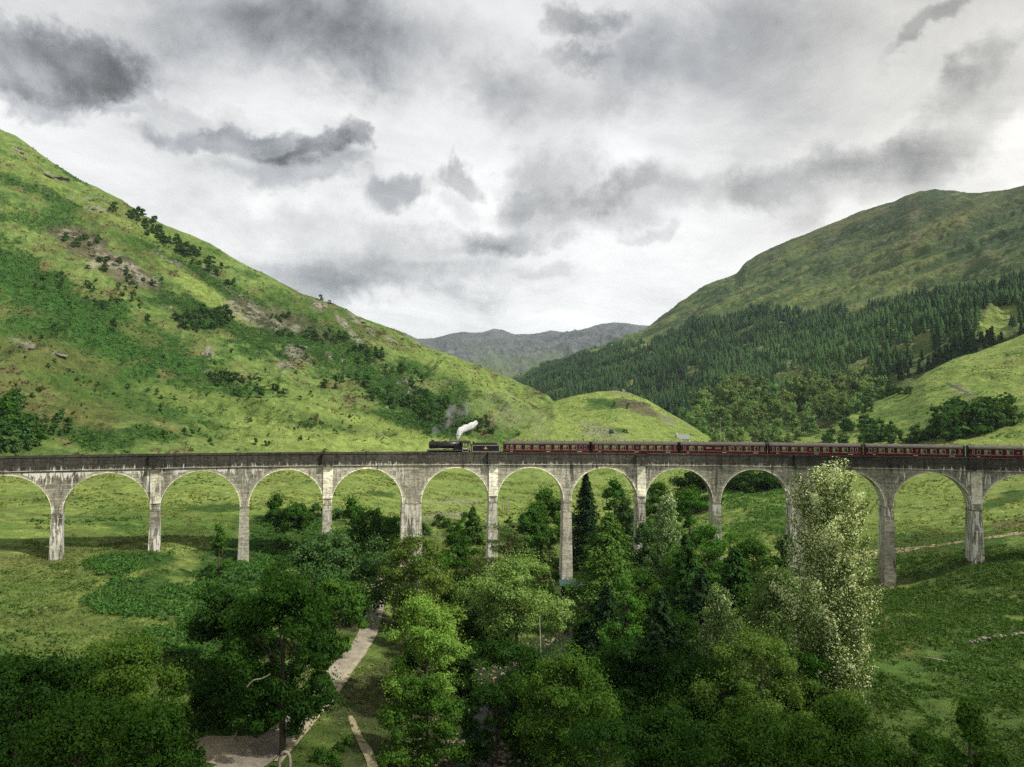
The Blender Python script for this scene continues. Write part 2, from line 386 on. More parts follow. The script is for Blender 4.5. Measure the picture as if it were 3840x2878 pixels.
# ---- hills: lofted between lines that run across the valley sides
def interp_s(x, pts, k, sm=6):
    p = np.array(pts, float); y = np.interp(x, p[:, 0], p[:, k])
    if sm > 0:
        n = max(3, int(sm) | 1); ker = np.hanning(n + 2)[1:-1]; ker /= ker.sum()
        y = np.convolve(np.pad(y, n // 2, mode='edge'), ker, mode='valid')
    return y
class Hill: pass
def loft(name, vx0, vx1, nc, rows, subs, zamp, seed, back=(260, 90), crest_sharp=.35, skew=.0, wl=70, rug=1.0, sm=5):
    """rows (from foot to crest): lists of (vx, vy, distance)"""
    vx = np.linspace(vx0, vx1, nc)
    R3 = [atd(vx, interp_s(vx, r, 1, sm if k == len(rows) - 1 else 31), interp_s(vx, r, 2, 41)) for k, r in enumerate(rows)]
    foot = R3[0].copy(); crest = R3[-1].copy()
    d0 = rays(vx, np.full(nc, 900.)); d0[:, 2] = 0
    pre = foot - d0 * 25; pre[:, 2] -= 14
    bk = crest + d0 * back[0]; bk[:, 2] -= back[1]; bk2 = bk + d0 * back[0] * 2; bk2[:, 2] -= back[1] * 2
    bkm = crest + d0 * back[0] * .25; bkm[:, 2] -= back[1] * .10
    L = [pre] + R3 + [bkm, bk, bk2]; subs = [3] + list(subs) + [14, 10, 4]
    out = []; T = []
    for k in range(len(L) - 1):
        a, b = L[k], L[k + 1]; pa = L[max(k - 1, 0)]; pb = L[min(k + 2, len(L) - 1)]
        for j in range(subs[k]):
            t = j / subs[k]
            m0 = (b - pa) * .5; m1 = (pb - a) * .5
            lim = np.linalg.norm(b - a, axis=1, keepdims=True)
            for m_ in (m0, m1):
                ml = np.linalg.norm(m_, axis=1, keepdims=True); m_ *= np.minimum(1, 1.2 * lim / np.maximum(ml, 1e-6))
            if k == len(R3) : m0 = (b - a) * 1.0
            if k == len(R3) - 1: m1 = (b - a) * 1.0
            h = (2*t**3-3*t**2+1) * a + (t**3-2*t**2+t) * m0 + (-2*t**3+3*t**2) * b + (t**3-t**2) * m1
            out.append(h); T.append(k + t)
    out.append(L[-1]); T.append(len(L) - 1.)
    G = np.array(out); T = np.array(T)[:, None] * np.ones((1, nc)); kc = len(R3)   # crest at T == kc
    amp = np.where(T < kc, sstep(T, .6, 1.6) * (crest_sharp + (1 - crest_sharp) * sstep(kc - T, 0, .35)), crest_sharp + (1 - crest_sharp) * sstep(T - kc, .2, 1.2))
    P = G.copy(); Q = P.copy(); Q[..., 0] = P[..., 0] + skew * P[..., 2] ; Q = Q / wl
    nz = ridged(Q * np.array([1.6, .6, .9]), 4, seed) * .55 + fbm(Q * 2.5, 4, seed + 3, .55) * .45
    G[..., 2] += zamp * amp * nz
    G[..., 2] += rug * fbm(P / 9, 3, seed + 7) * (.35 + .65 * amp)
    h = Hill(); h.name = name; h.G = G; h.T = T; h.kc = kc; h.P = G.reshape(-1, 3); h.shape = G.shape[:2]
    h.vx, h.vy = proj(h.P); h.t = T.ravel(); h.nz = nz.ravel(); return h
def finish(h, col, mat):
    ny, nx = h.shape; ii = np.arange(ny * nx).reshape(ny, nx)
    F_ = np.stack([ii[:-1, :-1], ii[:-1, 1:], ii[1:, 1:], ii[1:, :-1]], -1).reshape(-1, 4)
    h.obj = tag(mesh_np(h.name, h.P, F_, mat, smooth=True, vcol=np.clip(col, .008, .6)), kind='structure')
    h.vis = h.t <= h.kc + .02
def on_hill(h, vx, vy):
    d = (h.vx - vx) ** 2 + (h.vy - vy) ** 2; d = np.where(h.vis, d, 1e9)
    i = np.argsort(d)[:6]; i = i[np.argmin(np.hypot(h.P[i, 0], h.P[i, 1]))]
    return h.P[i]

# left hillside
LH_crest = [(-1200,-150,900),(-600,60,860),(-200,215,800),(-60,262,770),(0,282,760),(35,296,760),(87,334,758),(174,391,752),(260,433,748),(302,461,745),(375,495,740),(452,527,735),(521,569,730),(591,603,722),(660,637,716),
            (674,641,715),(700,650,710),(737,664,702),(772,683,695),(807,696,690),(842,709,684),(880,728,678),(932,755,668),(988,772,660),(1043,793,650),(1102,817,640),(1154,840,625),(1185,858,615),(1215,888,600),(1250,925,590),(1300,985,580)]
LH_mid2 = [(-1200,350,640),(-300,480,620),(0,545,610),(300,640,605),(600,745,600),(800,800,590),(1000,850,580),(1154,885,570),(1300,985,560)]
LH_mid1 = [(-1200,700,440),(-300,770,430),(0,800,425),(300,830,430),(600,880,440),(800,905,460),(1000,925,490),(1154,935,510),(1300,990,520)]
LH_foot = [(-1200,1000,300),(-300,995,300),(0,992,300),(300,990,310),(600,990,330),(800,990,360),(1000,990,420),(1154,985,470),(1300,1000,500)]
LH = loft('hillside', -1000, 1290, 1150, [LH_foot, LH_mid1, LH_mid2, LH_crest], [100, 140, 120], 19.0, 101, skew=.7, wl=70, rug=1.5, crest_sharp=.16, sm=5)
def hill_noises(h, s, seed, skew=(1, 1, 1)):
    P = h.P * np.array(skew) / s
    return fbm(P, 5, seed, .6), fbm(P * 3.3, 4, seed + 1, .62), fbm(P * 11, 3, seed + 2, .6)
na, nb, nc_ = hill_noises(LH, 85, 201, (1, .8, 1.3)); nd_ = fbm(LH.P / 2.6, 3, 209, .65); LH.wd = np.zeros(len(LH.P))
# streaks that run down the slope towards the valley head
S = LH.P.copy(); sk = np.stack([(S[:, 0] * .52 + S[:, 2] * 1.0) / 22, (S[:, 0] * .85 - S[:, 2] * .6) / 110, S[:, 1] / 160], 1)
st_ = fbm(sk, 5, 210, .58)
wl_ = sstep(na * .8 + st_ * .9 + LH.nz * .35 + nb * .25, -.42, .38)[:, None]
col = MG * .74 * (1 - wl_) + LG * np.array([.82, .90, .98]) * wl_
w = sstep(nb + .5 * nc_ + .3 * st_, -.02, .42)[:, None] * .6; col = col * (1 - w) + OL * w
LH.wb = sstep(nc_ + .55 * nb + .25 * nd_, .2, .5); w = LH.wb[:, None] * .55; col = col * (1 - w) + BR * .8 * w
w0 = sstep(-nb + .6 * nc_ - .5 * na, .22, .6); LH.wd += w0 * .5; w = w0[:, None] * .65; col = col * (1 - w) + DG * 1.2 * w
edge = nb * .8 + nc_ * .5 + st_ * .35 + nd_ * .15
for b, cc, s_ in [((60,600,170,50,28), DG*1.2, .8), ((200,690,220,60,26), DG*1.35, .8), ((420,800,170,45,22), DG*1.3, .75), ((100,660,200,70,25), DG*1.5, .6),
                  ((330,745,170,50,24), DG*1.4, .6), ((700,760,200,45,20), DG*1.2, .8), ((860,850,150,34,22), DG*1.1, .8), ((600,730,150,50,18), DG*1.1, .7), ((480,690,110,38,20), DG*.9, .8),
                  ((360,540,90,18,33), DG*.9, .8), ((460,610,90,14,36), DG, .8), ((550,655,110,12,34), DG*1.2, .7), ((110,420,120,14,18), DG*1.3, .7), ((80,480,90,18,12), DG*1.5, .7), ((170,520,70,30,20), RD*1.1, .8), ((130,470,50,20,0), DG*1.4, .6),
                  ((100,330,110,9,38), DG*1.2, .7), ((470,870,90,30,8), DG*1.1, .7), ((250,1000,60,20,0), DG, .6), ((620,960,180,10,4), BR, .3), ((340,935,60,18,5), DG*.9, .8), ((470,930,70,20,8), DG, .7), ((220,950,60,22,0), DG, .7), ((130,925,100,28,10), DG*.9, .7),
                  ((700,925,90,10,12), DG, .75), ((590,895,90,12,16), DG, .7), ((880,915,110,22,14), DG*.95, .85), ((960,925,60,20,25), DG, .8), ((1000,845,60,28,0), DG*1.3, .75), ((1000,860,40,14,-10), DG, .5), ((1060,870,60,10,10), MG*.9, .6),
                  ((270,590,56,22,22), RD*1.2, .7), ((530,680,70,24,18), RD*1.5, .5), ((640,700,90,16,24), RD*1.5, .5), ((100,770,120,30,8), OL, .6), ((120,900,150,30,0), OL*.9, .6), ((300,720,60,20,24), OL, .5),
                  ((200,445,200,12,29), LG, .6), ((450,640,120,16,36), LG*1.05, .8), ((330,500,60,12,32), LG*1.05, .7), ((700,955,240,34,6), LG*1.1, .7), ((500,880,150,22,12), LG, .6), ((860,960,160,20,0), LG*1.15, .8), ((1090,880,80,40,20), LG*.95, .5), ((1040,820,130,20,24), LG*1.1, .6),
                  ((760,905,150,10,14), LG*1.1, .8), ((640,850,200,10,18), LG, .6)]:
    w = blobw(LH.vx, LH.vy, b, edge * 1.1)[:, None] * s_ ; col = col * (1 - w) + cc * w
    if cc[1] < .16 and cc[0] < .06: LH.wd = np.maximum(LH.wd, w[:, 0])
    else: LH.wd *= 1 - w[:, 0]
for b in [(38,325,14,7,20),(120,383,34,6,24),(90,410,14,5,0),(180,428,30,6,5),(160,425,9,9,0),(214,452,34,9,6),(146,505,20,14,0),(205,528,22,10,10),(275,585,60,20,22),(300,600,30,15,20),(210,575,30,12,10),(240,560,30,14,10),
          (530,675,48,20,20),(600,705,40,14,15),(560,690,60,16,20),(690,658,20,14,0),(448,762,18,18,60),(60,746,24,10,10),(130,768,20,8,15),(28,735,20,6,0),(450,805,10,5,0),(620,790,26,12,0),(640,760,30,8,10),(800,715,14,8,30),(880,832,24,16,10),(650,770,40,18,20),(720,770,30,10,20),(775,690,30,10,20),(460,590,30,6,35),(520,640,40,5,30),(760,720,50,8,50),(845,735,20,6,45),(360,660,14,8,0),(370,560,40,8,28)]:
    w = blobw(LH.vx, LH.vy, b, edge * 1.2)[:, None] * sstep(nc_ + nb * .5, -.25, .15)[:, None] * .8; col = col * (1 - w) + RK * w
col = col * (1 + .30 * nc_[:, None] + .38 * nd_[:, None])
m_hill = terrain_mat('hill_pasture', .16, .75, 1.0, 3.2, .42)
finish(LH, col, m_hill)

# knoll in the middle of the valley
KN_crest = [(980,1010,500),(1040,975,520),(1100,930,545),(1150,893,560),(1195,870,565),(1230,858,568),(1290,847,570),(1330,844,570),(1360,849,570),(1400,865,570),(1440,888,565),(1480,912,560),(1512,931,555),(1560,965,545),(1640,1010,540)]
KN_mid = [(980,1012,470),(1040,990,480),(1100,955,490),(1195,915,495),(1330,900,500),(1440,922,500),(1512,950,500),(1560,980,500),(1640,1012,500)]
KN_foot = [(980,1015,400),(1100,1005,390),(1330,1000,390),(1512,1000,400),(1640,1015,420)]
KN = loft('knoll', 985, 1635, 430, [KN_foot, KN_mid, KN_crest], [60, 90], 3.2, 131, back=(120, 26), skew=.2, wl=40, rug=.6, crest_sharp=.2)
na, nb, nc_ = hill_noises(KN, 40, 301, (1, .7, 2.2))
w = sstep(na + .4 * nb, -.3, .3)[:, None]; col = (MG * .3 + LG * .7) * (1 - w) + LG * 1.12 * w
w = sstep(nb + .6 * nc_, .15, .6)[:, None] * .45; col = col * (1 - w) + OL * w
edge = nb * .8 + nc_ * .4
for b, cc, s_ in [((1340,872,60,10,4), DG*1.1, .85), ((1300,880,60,8,-4), DG*1.2, .7), ((1370,878,50,12,16), RD*1.4, .7), ((1400,892,40,8,14), RD*1.3, .6), ((1350,850,30,5,6), RK*.7, .6), ((1118,920,26,6,0), DG, .7), ((1335,930,26,7,5), DG*1.1, .8), ((1120,905,20,6,0), DG*1.2, .5),
                  ((1290,925,40,10,5), RK, .5), ((1300,940,50,8,5), RK, .5), ((1440,905,20,8,30), RK*.8, .6), ((1120,960,200,20,0), LG*1.15, .6)]:
    w = blobw(KN.vx, KN.vy, b, edge * .9)[:, None] * s_; col = col * (1 - w) + cc * w
col = col * (1 + .2 * nc_[:, None]); finish(KN, col, m_hill)

# pale green slope on the right
RS_crest = [(1640,1000,470),(1740,962,500),(1790,930,520),(1830,900,545),(1900,864,570),(1960,838,590),(2000,806,600),(2060,776,615),(2100,765,625),(2160,744,635),(2212,724,650),(2400,650,690),(2800,540,760),(3200,450,820)]
RS_mid = [(1640,1003,440),(1740,978,450),(1900,925,470),(2000,890,480),(2100,868,485),(2212,850,490),(2400,820,500),(2800,780,520),(3200,750,560)]
RS_foot = [(1640,1010,400),(1740,1002,380),(1900,998,360),(2100,990,345),(2212,985,340),(2800,985,330),(3200,985,330)]
RS = loft('green_slope', 1650, 3000, 620, [RS_foot, RS_mid, RS_crest], [70, 90], 5.5, 141, back=(110, 45), skew=-.4, wl=60, rug=.9, crest_sharp=.2)
na, nb, nc_ = hill_noises(RS, 50, 401, (.8, .8, 2.0))
w = sstep(na + .5 * nb, -.35, .25)[:, None]; col = (MG * .6 + LG * .4) * (1 - w) + LG * 1.05 * w
w = sstep(nb + .6 * nc_, .15, .55)[:, None] * .5; col = col * (1 - w) + OL * w
edge = nb * .8 + nc_ * .4
for b, cc, s_ in [((2075,842,30,7,25), RK, .7), ((2065,838,30,3,24), DG, .7), ((2190,900,60,16,-4), MG*.6, .7), ((2050,915,120,22,-3), MG*.65, .6), ((1960,885,60,14,-10), MG*.7, .5), ((2090,858,40,10,4), OL, .5), ((2180,870,40,6,-10), DG*1.3, .6), ((1850,950,120,10,0), LG*1.1, .5)]:
    w = blobw(RS.vx, RS.vy, b, edge * .9)[:, None] * s_; col = col * (1 - w) + cc * w
col = col * (1 + .2 * nc_[:, None]); finish(RS, col, m_hill)

# mountain on the right with the plantation on its lower slope
MT_crest = [(1020,880,2500),(1120,820,2300),(1200,790,2200),(1260,765,2150),(1320,744,2100),(1370,728,2060),(1400,708,2040),(1440,678,2010),(1475,650,1980),(1520,618,1940),(1560,604,1910),(1590,592,1890),(1610,568,1870),(1640,549,1850),(1700,521,1800),(1740,506,1770),(1780,489,1740),(1830,470,1710),(1860,458,1690),
            (1900,446,1660),(1935,437,1640),(1960,424,1620),(1988,415,1610),(2022,409,1600),(2060,413,1590),(2090,418,1580),(2130,415,1570),(2165,412,1560),(2212,400,1550),(2300,372,1540),(2500,330,1520),(3200,250,1500)]
MT_f2 = [(1020,890,1900),(1120,838,1800),(1200,800,1700),(1320,762,1620),(1400,740,1560),(1500,700,1480),(1560,690,1430),(1640,668,1360),(1790,660,1260),(1900,640,1200),(2000,620,1130),(2100,610,1080),(2212,595,1040),(2500,560,1000),(3200,500,950)]
MT_f1 = [(1020,900,1300),(1120,870,1250),(1300,850,1150),(1500,838,1050),(1700,790,950),(1900,745,860),(2100,690,800),(2212,660,790),(2500,620,780),(3200,560,770)]
MT_foot = [(1020,935,800),(1120,930,800),(1300,925,780),(1500,925,740),(1700,905,700),(1830,880,680),(1900,868,680),(2000,830,690),(2100,790,690),(2212,765,700),(2500,720,720),(3200,660,720)]
MT = loft('mountain', 1030, 3100, 900, [MT_foot, MT_f1, MT_f2, MT_crest], [70, 90, 190], 36, 151, back=(600, 200), skew=-.9, wl=190, rug=3.5, crest_sharp=.13, sm=3)
na, nb, nc_ = hill_noises(MT, 200, 501, (.9, .9, 1.2))
S = MT.P; sk = np.stack([(-S[:, 0] * .45 + S[:, 2] * 1.0) / 34, (S[:, 0] * .9 + S[:, 2] * .5) / 260, S[:, 1] / 500], 1)
st_ = fbm(sk, 5, 510, .66)
hi = sstep(MT.vy, 640, 440)[:, None]
st2 = fbm(np.stack([(-S[:, 0] * .45 + S[:, 2] * 1.0) / 13, (S[:, 0] * .9 + S[:, 2] * .5) / 95, S[:, 1] / 240], 1), 4, 530, .62)
lo_c = np.array([.085, .125, .036]); hi_c = np.array([.048, .068, .028])
col = lo_c * (1 - hi) + hi_c * hi
w = sstep(st_ + .4 * nb, 0, .4)[:, None] * .6; col = col * (1 - w) + (np.array([.165, .200, .060]) * (1 - hi * .42)) * w
w = sstep(-st_ + .5 * nb, .05, .38)[:, None] * .75; col = col * (1 - w) + np.array([.038, .070, .022]) * w
w = sstep(st2 + .25 * nb, .06, .40)[:, None] * .55; col = col * (1 - w) + np.array([.175, .195, .062]) * (1 - hi * .35) * w
w = sstep(-st2 + .25 * nb, .06, .38)[:, None] * .65; col = col * (1 - w) + np.array([.032, .062, .020]) * w
w = sstep(nc_ + .5 * st_ + .3 * na, .18, .5)[:, None] * .45; col = col * (1 - w) + np.array([.12, .100, .045]) * w
w = sstep(nc_ + .3 * nb, .34, .6)[:, None] * (.25 + .4 * hi); col = col * (1 - w) + np.array([.17, .165, .14]) * w
w = blobw(MT.vx, MT.vy, (2160, 690, 52, 26, -30), nb * .5)[:, None]; col = col * (1 - w) + LG * .9 * w
w = blobw(MT.vx, MT.vy, (1420, 740, 90, 16, -16), nb * .5)[:, None] * .6; col = col * (1 - w) + LG * .6 * w
w = blobw(MT.vx, MT.vy, (2150, 640, 160, 40, -8), nb * .6)[:, None] * .5; col = col * (1 - w) + LG * .6 * w
_am = np.clip(sstep(MT.t, .6, 1.6) * (.2 + .8 * sstep(MT.kc - MT.t, 0, .3)), 0, 1); MT.G[..., 2] += (_am * (st2 * 5.5 + st_ * 8)).reshape(MT.shape); MT.P = MT.G.reshape(-1, 3)
m_mtn = terrain_mat('mountain_heath', .045, .22, 1.0, 5.0, .38)
finish(MT, col, m_mtn)

# far mountains at the head of the glen
FM_crest = [(600,800,4300),(760,720,4300),(842,709,4300),(868,718,4300),(887,729,4350),(905,733,4400),(940,731,4450),(970,722,4500),(1000,717,4550),(1020,719,4550),(1045,718,4580),(1066,711,4600),(1085,713,4600),(1110,723,4600),(1150,722,4600),(1178,718,4600),(1190,714,4600),(1212,717,4600),(1230,719,4600),(1250,714,4650),
            (1275,708,4650),(1300,701,4700),(1325,697,4700),(1350,699,4700),(1380,703,4700),(1420,706,4700),(1500,700,4700),(1700,690,4700)]
FM_mid = [(600,860,3400),(900,820,3400),(1100,790,3500),(1250,775,3500),(1400,765,3500),(1700,760,3500)]
FM_foot = [(600,915,2500),(1100,912,2500),(1700,910,2500)]
FM = loft('far_mountains', 620, 1690, 520, [FM_foot, FM_mid, FM_crest], [40, 120], 95, 161, back=(900, 250), skew=.3, wl=420, rug=9, crest_sharp=.07, sm=3)
na, nb, nc_ = hill_noises(FM, 420, 601)
col = np.array([.082, .092, .092]) * np.ones((len(FM.P), 1))  # bluish haze tint painted into the base colour
w = sstep(nb + .4 * nc_, -.1, .5)[:, None] * .6; col = col * (1 - w) + np.array([.15, .155, .16]) * w
w = sstep(FM.vy, 730, 800)[:, None] * sstep(na + nb * .5, -.2, .4)[:, None] * .7; col = col * (1 - w) + np.array([.10, .14, .045]) * w
w = sstep(-nb + .4 * nc_, .2, .6)[:, None] * .5; col = col * (1 - w) + np.array([.045, .05, .05]) * w
m_far = terrain_mat('far_rock', .012, .06, 1.0, 18.0, .35)
finish(FM, col, m_far)
# ================================================================ VIADUCT
RAD, CXV, CYV, PH0 = 241.0, 23.7363, -71.4005, -0.4789
ZT = CAM_Z - 8.0926; ZS = ZT - 11.33; ZC = ZT - 11.02; ARCH_R = 7.62; WV = 5.3
REG, WID = 15.24 + 1.75, 15.24 + (1.75 + 4.3) / 2
s_ = [0.0]
for k in range(11): s_.append(s_[-1] + (WID if k in (3, 4, 8, 9) else REG))
s_ = [-REG * 3, -REG * 2, -REG] + s_ + [s_[-1] + REG, s_[-1] + 2 * REG]
N_P = len(s_)                       # pier index 3 = leftmost in view
WIDE = (7, 12); REFUGE = (2, 4, 6, 8, 10, 12, 14, 16)
def arc(s, r=0.0):
    th = PH0 + s / RAD; return np.array([CXV + (RAD + r) * math.sin(th), CYV + (RAD + r) * math.cos(th)])
def nrm(s): th = PH0 + s / RAD; return np.array([math.sin(th), math.cos(th)])
PP = [arc(s) for s in s_]; PN = [nrm(s) for s in s_]

def concrete(name, topdark, streak, bright):
    m, t, out = new_mat(name)
    uv = t.node('ShaderNodeUVMap', uv_map='UVMap').outputs[0]
    u, v, _z = t.sep(uv)
    depth = t.math('SUBTRACT', ZT, v)
    n_l = t.noise(t.comb(t.math('MULTIPLY', u, .09), t.math('MULTIPLY', v, .22)), 1.0, 5, .6)
    n_b = t.noise(t.comb(t.math('MULTIPLY', u, .30), t.math('MULTIPLY', v, 3.2)), 1.0, 6, .7, .3)
    n_g = t.noise(t.comb(u, v), 1.6, 7, .72)
    n_v = t.noise(t.comb(t.math('MULTIPLY', u, 1.3), t.math('MULTIPLY', v, .16)), 1.0, 5, .65)
    c = t.mix(t.ramp(n_g, .32, .68), (.165 * bright, .154 * bright, .120 * bright, 1), (.348 * bright, .328 * bright, .264 * bright, 1))
    f = t.math('MULTIPLY', t.ramp(n_b, .3, .7, .48, 1.38, False), t.ramp(n_l, .3, .7, .62, 1.3, False))
    # distance along the bridge from its middle: the outer spans are greyer and darker
    far = t.ramp(t.math('ABSOLUTE', t.math('SUBTRACT', u, 95.0)), 20, 80, 1.45, .80)
    f = t.math('MULTIPLY', f, far)
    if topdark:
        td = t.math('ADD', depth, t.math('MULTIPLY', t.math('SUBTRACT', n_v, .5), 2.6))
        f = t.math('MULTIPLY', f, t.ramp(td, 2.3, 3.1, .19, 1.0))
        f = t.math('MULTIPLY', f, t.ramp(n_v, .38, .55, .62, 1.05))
    c = t.mix(1.0, c, t.comb(f, f, t.math('MULTIPLY', f, .96)), 'MULTIPLY')
    # dark algae runs
    da = t.math('MULTIPLY', t.ramp(t.noise(t.comb(t.math('MULTIPLY', u, .55), t.math('MULTIPLY', v, .10), 3.3), 1.0, 6, .7), .52 if streak > .05 else .56, .60 if streak > .05 else .66), .8)
    c = t.mix(da, c, (.045, .042, .030, 1))
    # white lime: run-downs below horizontal joints
    pn = t.noise(t.comb(t.math('MULTIPLY', u, .07), t.math('MULTIPLY', v, .05), 7.7), 1.0, 3, .5)
    run = t.noise(t.comb(t.math('MULTIPLY', u, 2.3), t.math('MULTIPLY', v, .30), 1.1), 1.0, 4, .6, .4)
    jl = t.math('ABSOLUTE', t.math('SUBTRACT', t.math('FRACT', t.math('MULTIPLY', t.math('ADD', depth, t.math('MULTIPLY', n_g, .12)), 1 / .92)), .5))
    line = t.ramp(jl, .44, .49)
    hn = t.noise(t.comb(t.math('MULTIPLY', u, .5), t.math('MULTIPLY', v, 1.2), 5.5), 1.0, 4, .6)
    lime = t.math('ADD', t.ramp(run, .585 - streak, .64 - streak), t.math('MULTIPLY', line, t.ramp(hn, .52, .58)), clamp=True)
    if topdark: lime = t.math('MULTIPLY', lime, t.math('MULTIPLY', t.ramp(depth, 1.6, 2.6), t.ramp(depth, 8.5, 4.2)))
    lime = t.math('MULTIPLY', lime, t.ramp(pn, .42, .52))
    if topdark:   # row of lime drips hanging from the joint under the parapet, thickest on the left-hand spans
        dr = t.noise(t.comb(t.math('MULTIPLY', u, 1.9), t.math('MULTIPLY', v, .12), 9.3), 1.0, 3, .6, .3); pt = t.noise(t.comb(t.math('MULTIPLY', u, .16), 0.0, 2.2), 1.0, 2, .5)
        ln_ = t.math('ADD', 3.35, t.math('MULTIPLY', t.math('SUBTRACT', dr, .45), 5.0))
        dm = t.math('MULTIPLY', t.ramp(depth, 3.05, 3.12), t.math('LESS_THAN', depth, ln_)); dm = t.math('MULTIPLY', dm, t.ramp(pt, .42, .50)); dm = t.math('MULTIPLY', dm, t.ramp(u, 90, 45, .0, 1.0))
        lime = t.math('MAXIMUM', lime, dm)
    c = t.mix(t.math('MULTIPLY', lime, .85), c, (.70, .68, .61, 1))
    h = t.math('ADD', n_g, t.math('MULTIPLY', n_b, .6))
    principled(t, out, c, .92, normal=bump(t, h, .6, .12), spec=.2)
    return m
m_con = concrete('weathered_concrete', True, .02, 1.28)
m_pier = concrete('pier_concrete', False, .088, 1.38)
m_ring = concrete('ring_concrete', False, -.02, 1.55)
m_pil = concrete('pale_concrete', False, .04, 3.3)
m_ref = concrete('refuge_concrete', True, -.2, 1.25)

vroot = tag(empty('viaduct', (PP[8][0], PP[8][1], 0)), 'long curved railway viaduct of stained grey concrete arches crossing the glen', 'viaduct')
VO = Vector(vroot.location)
class VB(MB):
    def build(s, name, mats, parent=vroot, **k):
        s.v = [(x - VO.x, y - VO.y, z - VO.z) for x, y, z in s.v]
        return MB.build(s, name, mats, parent, **k)
def wp(i): return 2.15 if i in WIDE else .875
def P3(i, a, b, z):
    p = PP[i] * (1 - a) + PP[i + 1] * a; n = PN[i] * (1 - a) + PN[i + 1] * a; q = p + n * b
    return (q[0], q[1], z)
random.seed(4)
for i in range(N_P - 1):
    L = float(np.linalg.norm(PP[i + 1] - PP[i])); a0 = wp(i) / L; a1 = 1 - wp(i + 1) / L; am = (a0 + a1) / 2
    S0 = s_[i]; ztop = ZT - 2.55; NA = 26
    ra = (a1 - a0) / 2
    prof = [(am - ra * math.cos(math.pi * k / NA), ZC + ARCH_R * math.sin(math.pi * k / NA)) for k in range(NA + 1)]
    sp = VB()
    for b, fl in ((0, 1), (WV, 0)):
        cols = [(0.0, ZS), (a0, ZS)] + prof + [(a1, ZS), (1.0, ZS)]
        for (xa, za), (xb, zb) in zip(cols[:-1], cols[1:]):
            if xb - xa < 1e-6: continue
            q = [P3(i, xa, b, za), P3(i, xb, b, zb), P3(i, xb, b, ztop), P3(i, xa, b, ztop)]
            sp.add(q, [(0, 1, 2, 3)], 0, [(S0 + xa * L, za), (S0 + xb * L, zb), (S0 + xb * L, ztop), (S0 + xa * L, ztop)])
    full = [(a0, ZS)] + prof + [(a1, ZS)]
    sl = 0.0
    for (xa, za), (xb, zb) in zip(full[:-1], full[1:]):
        sp.add([P3(i, xa, 0, za), P3(i, xb, 0, zb), P3(i, xb, WV, zb), P3(i, xa, WV, za)], [(0, 1, 2, 3)], 1,
               [(S0 + xa * L, za), (S0 + xb * L, zb), (S0 + xb * L + 2.5, zb), (S0 + xa * L + 2.5, za)])
    spo = sp.build('arch_span', [m_con, m_pier])
    rg = VB()
    T_ = .55
    for b0, b1 in ((-.05, .0),):
        bo = b0 if b0 < 0 else b1
        for k in range(NA):
            t0, t1 = math.pi * k / NA, math.pi * (k + 1) / NA
            pts = []
            for t, r in ((t0, ARCH_R - .01), (t1, ARCH_R - .01), (t1, ARCH_R + T_), (t0, ARCH_R + T_)):
                pts.append((am - ra * math.cos(t) * r / ARCH_R, ZC + r * math.sin(t)))
            o = [P3(i, x, bo, z) for x, z in pts]; n_ = [P3(i, x, b1 if b0 < 0 else b0, z) for x, z in pts]
            rg.add(o + n_, [(0, 1, 2, 3), (3, 2, 6, 7), (1, 0, 4, 5)], 0, [(S0 + x * L, z) for x, z in pts] * 2)
        for k in range(NA):
            t0, t1 = math.pi * k / NA, math.pi * (k + 1) / NA
            pts = [(am - ra * math.cos(t) * r / ARCH_R, ZC + r * math.sin(t)) for t, r in ((t0, ARCH_R - .015), (t1, ARCH_R - .015), (t1, ARCH_R + .13), (t0, ARCH_R + .13))]
            o = [P3(i, x, -.09, z) for x, z in pts]; n_ = [P3(i, x, -.05, z) for x, z in pts]
            rg.add(o + n_, [(0, 1, 2, 3), (3, 2, 6, 7), (1, 0, 4, 5)], 1, [(S0 + x * L, z) for x, z in pts] * 2)
    ro = rg.build('arch_ring', [m_ring, m_pil], spo); ro.location = (0, 0, 0)
    # upper wall and parapet on both sides
    for side in (0, 1):
        pw = VB()
        bo, bi = (-.16, .42) if side == 0 else (WV + .16, WV - .42)
        e = .075 if i in REFUGE else 0.0; e2 = .075 if (i + 1) in REFUGE else 0.0
        xa, xb = (e, 1 - e2) if side == 0 else (0, 1)
        for (o_, z0, z1) in ((0, ZT - 2.62, ZT - .22), (.09 if side == 0 else -.09, ZT - .22, ZT)):
            q = [P3(i, x, b, z) for z in (z0, z1) for b in (bo - o_, bi) for x in (xa, xb)]
            uvq = [(S0 + x * L, z) for z in (z0, z1) for b in (0, 1) for x in (xa, xb)]
            pw.add(q, [(0, 2, 3, 1), (4, 5, 7, 6), (0, 1, 5, 4), (2, 6, 7, 3), (0, 4, 6, 2), (1, 3, 7, 5)], 0, uvq)
        pw.build('parapet', m_con)
    # cornice line under the parapet
    cn = VB(); q = [P3(i, x, b, z) for z in (ZT - 2.78, ZT - 2.62) for b in (-.26, .0) for x in (0, 1)]
    cn.add(q, [(0, 2, 3, 1), (4, 5, 7, 6), (0, 1, 5, 4), (2, 6, 7, 3)], 0, [(S0 + x * L, z) for z in (ZT - 2.78, ZT - 2.62) for b in (0, 1) for x in (0, 1)])
    cn.build('cornice', m_ring)
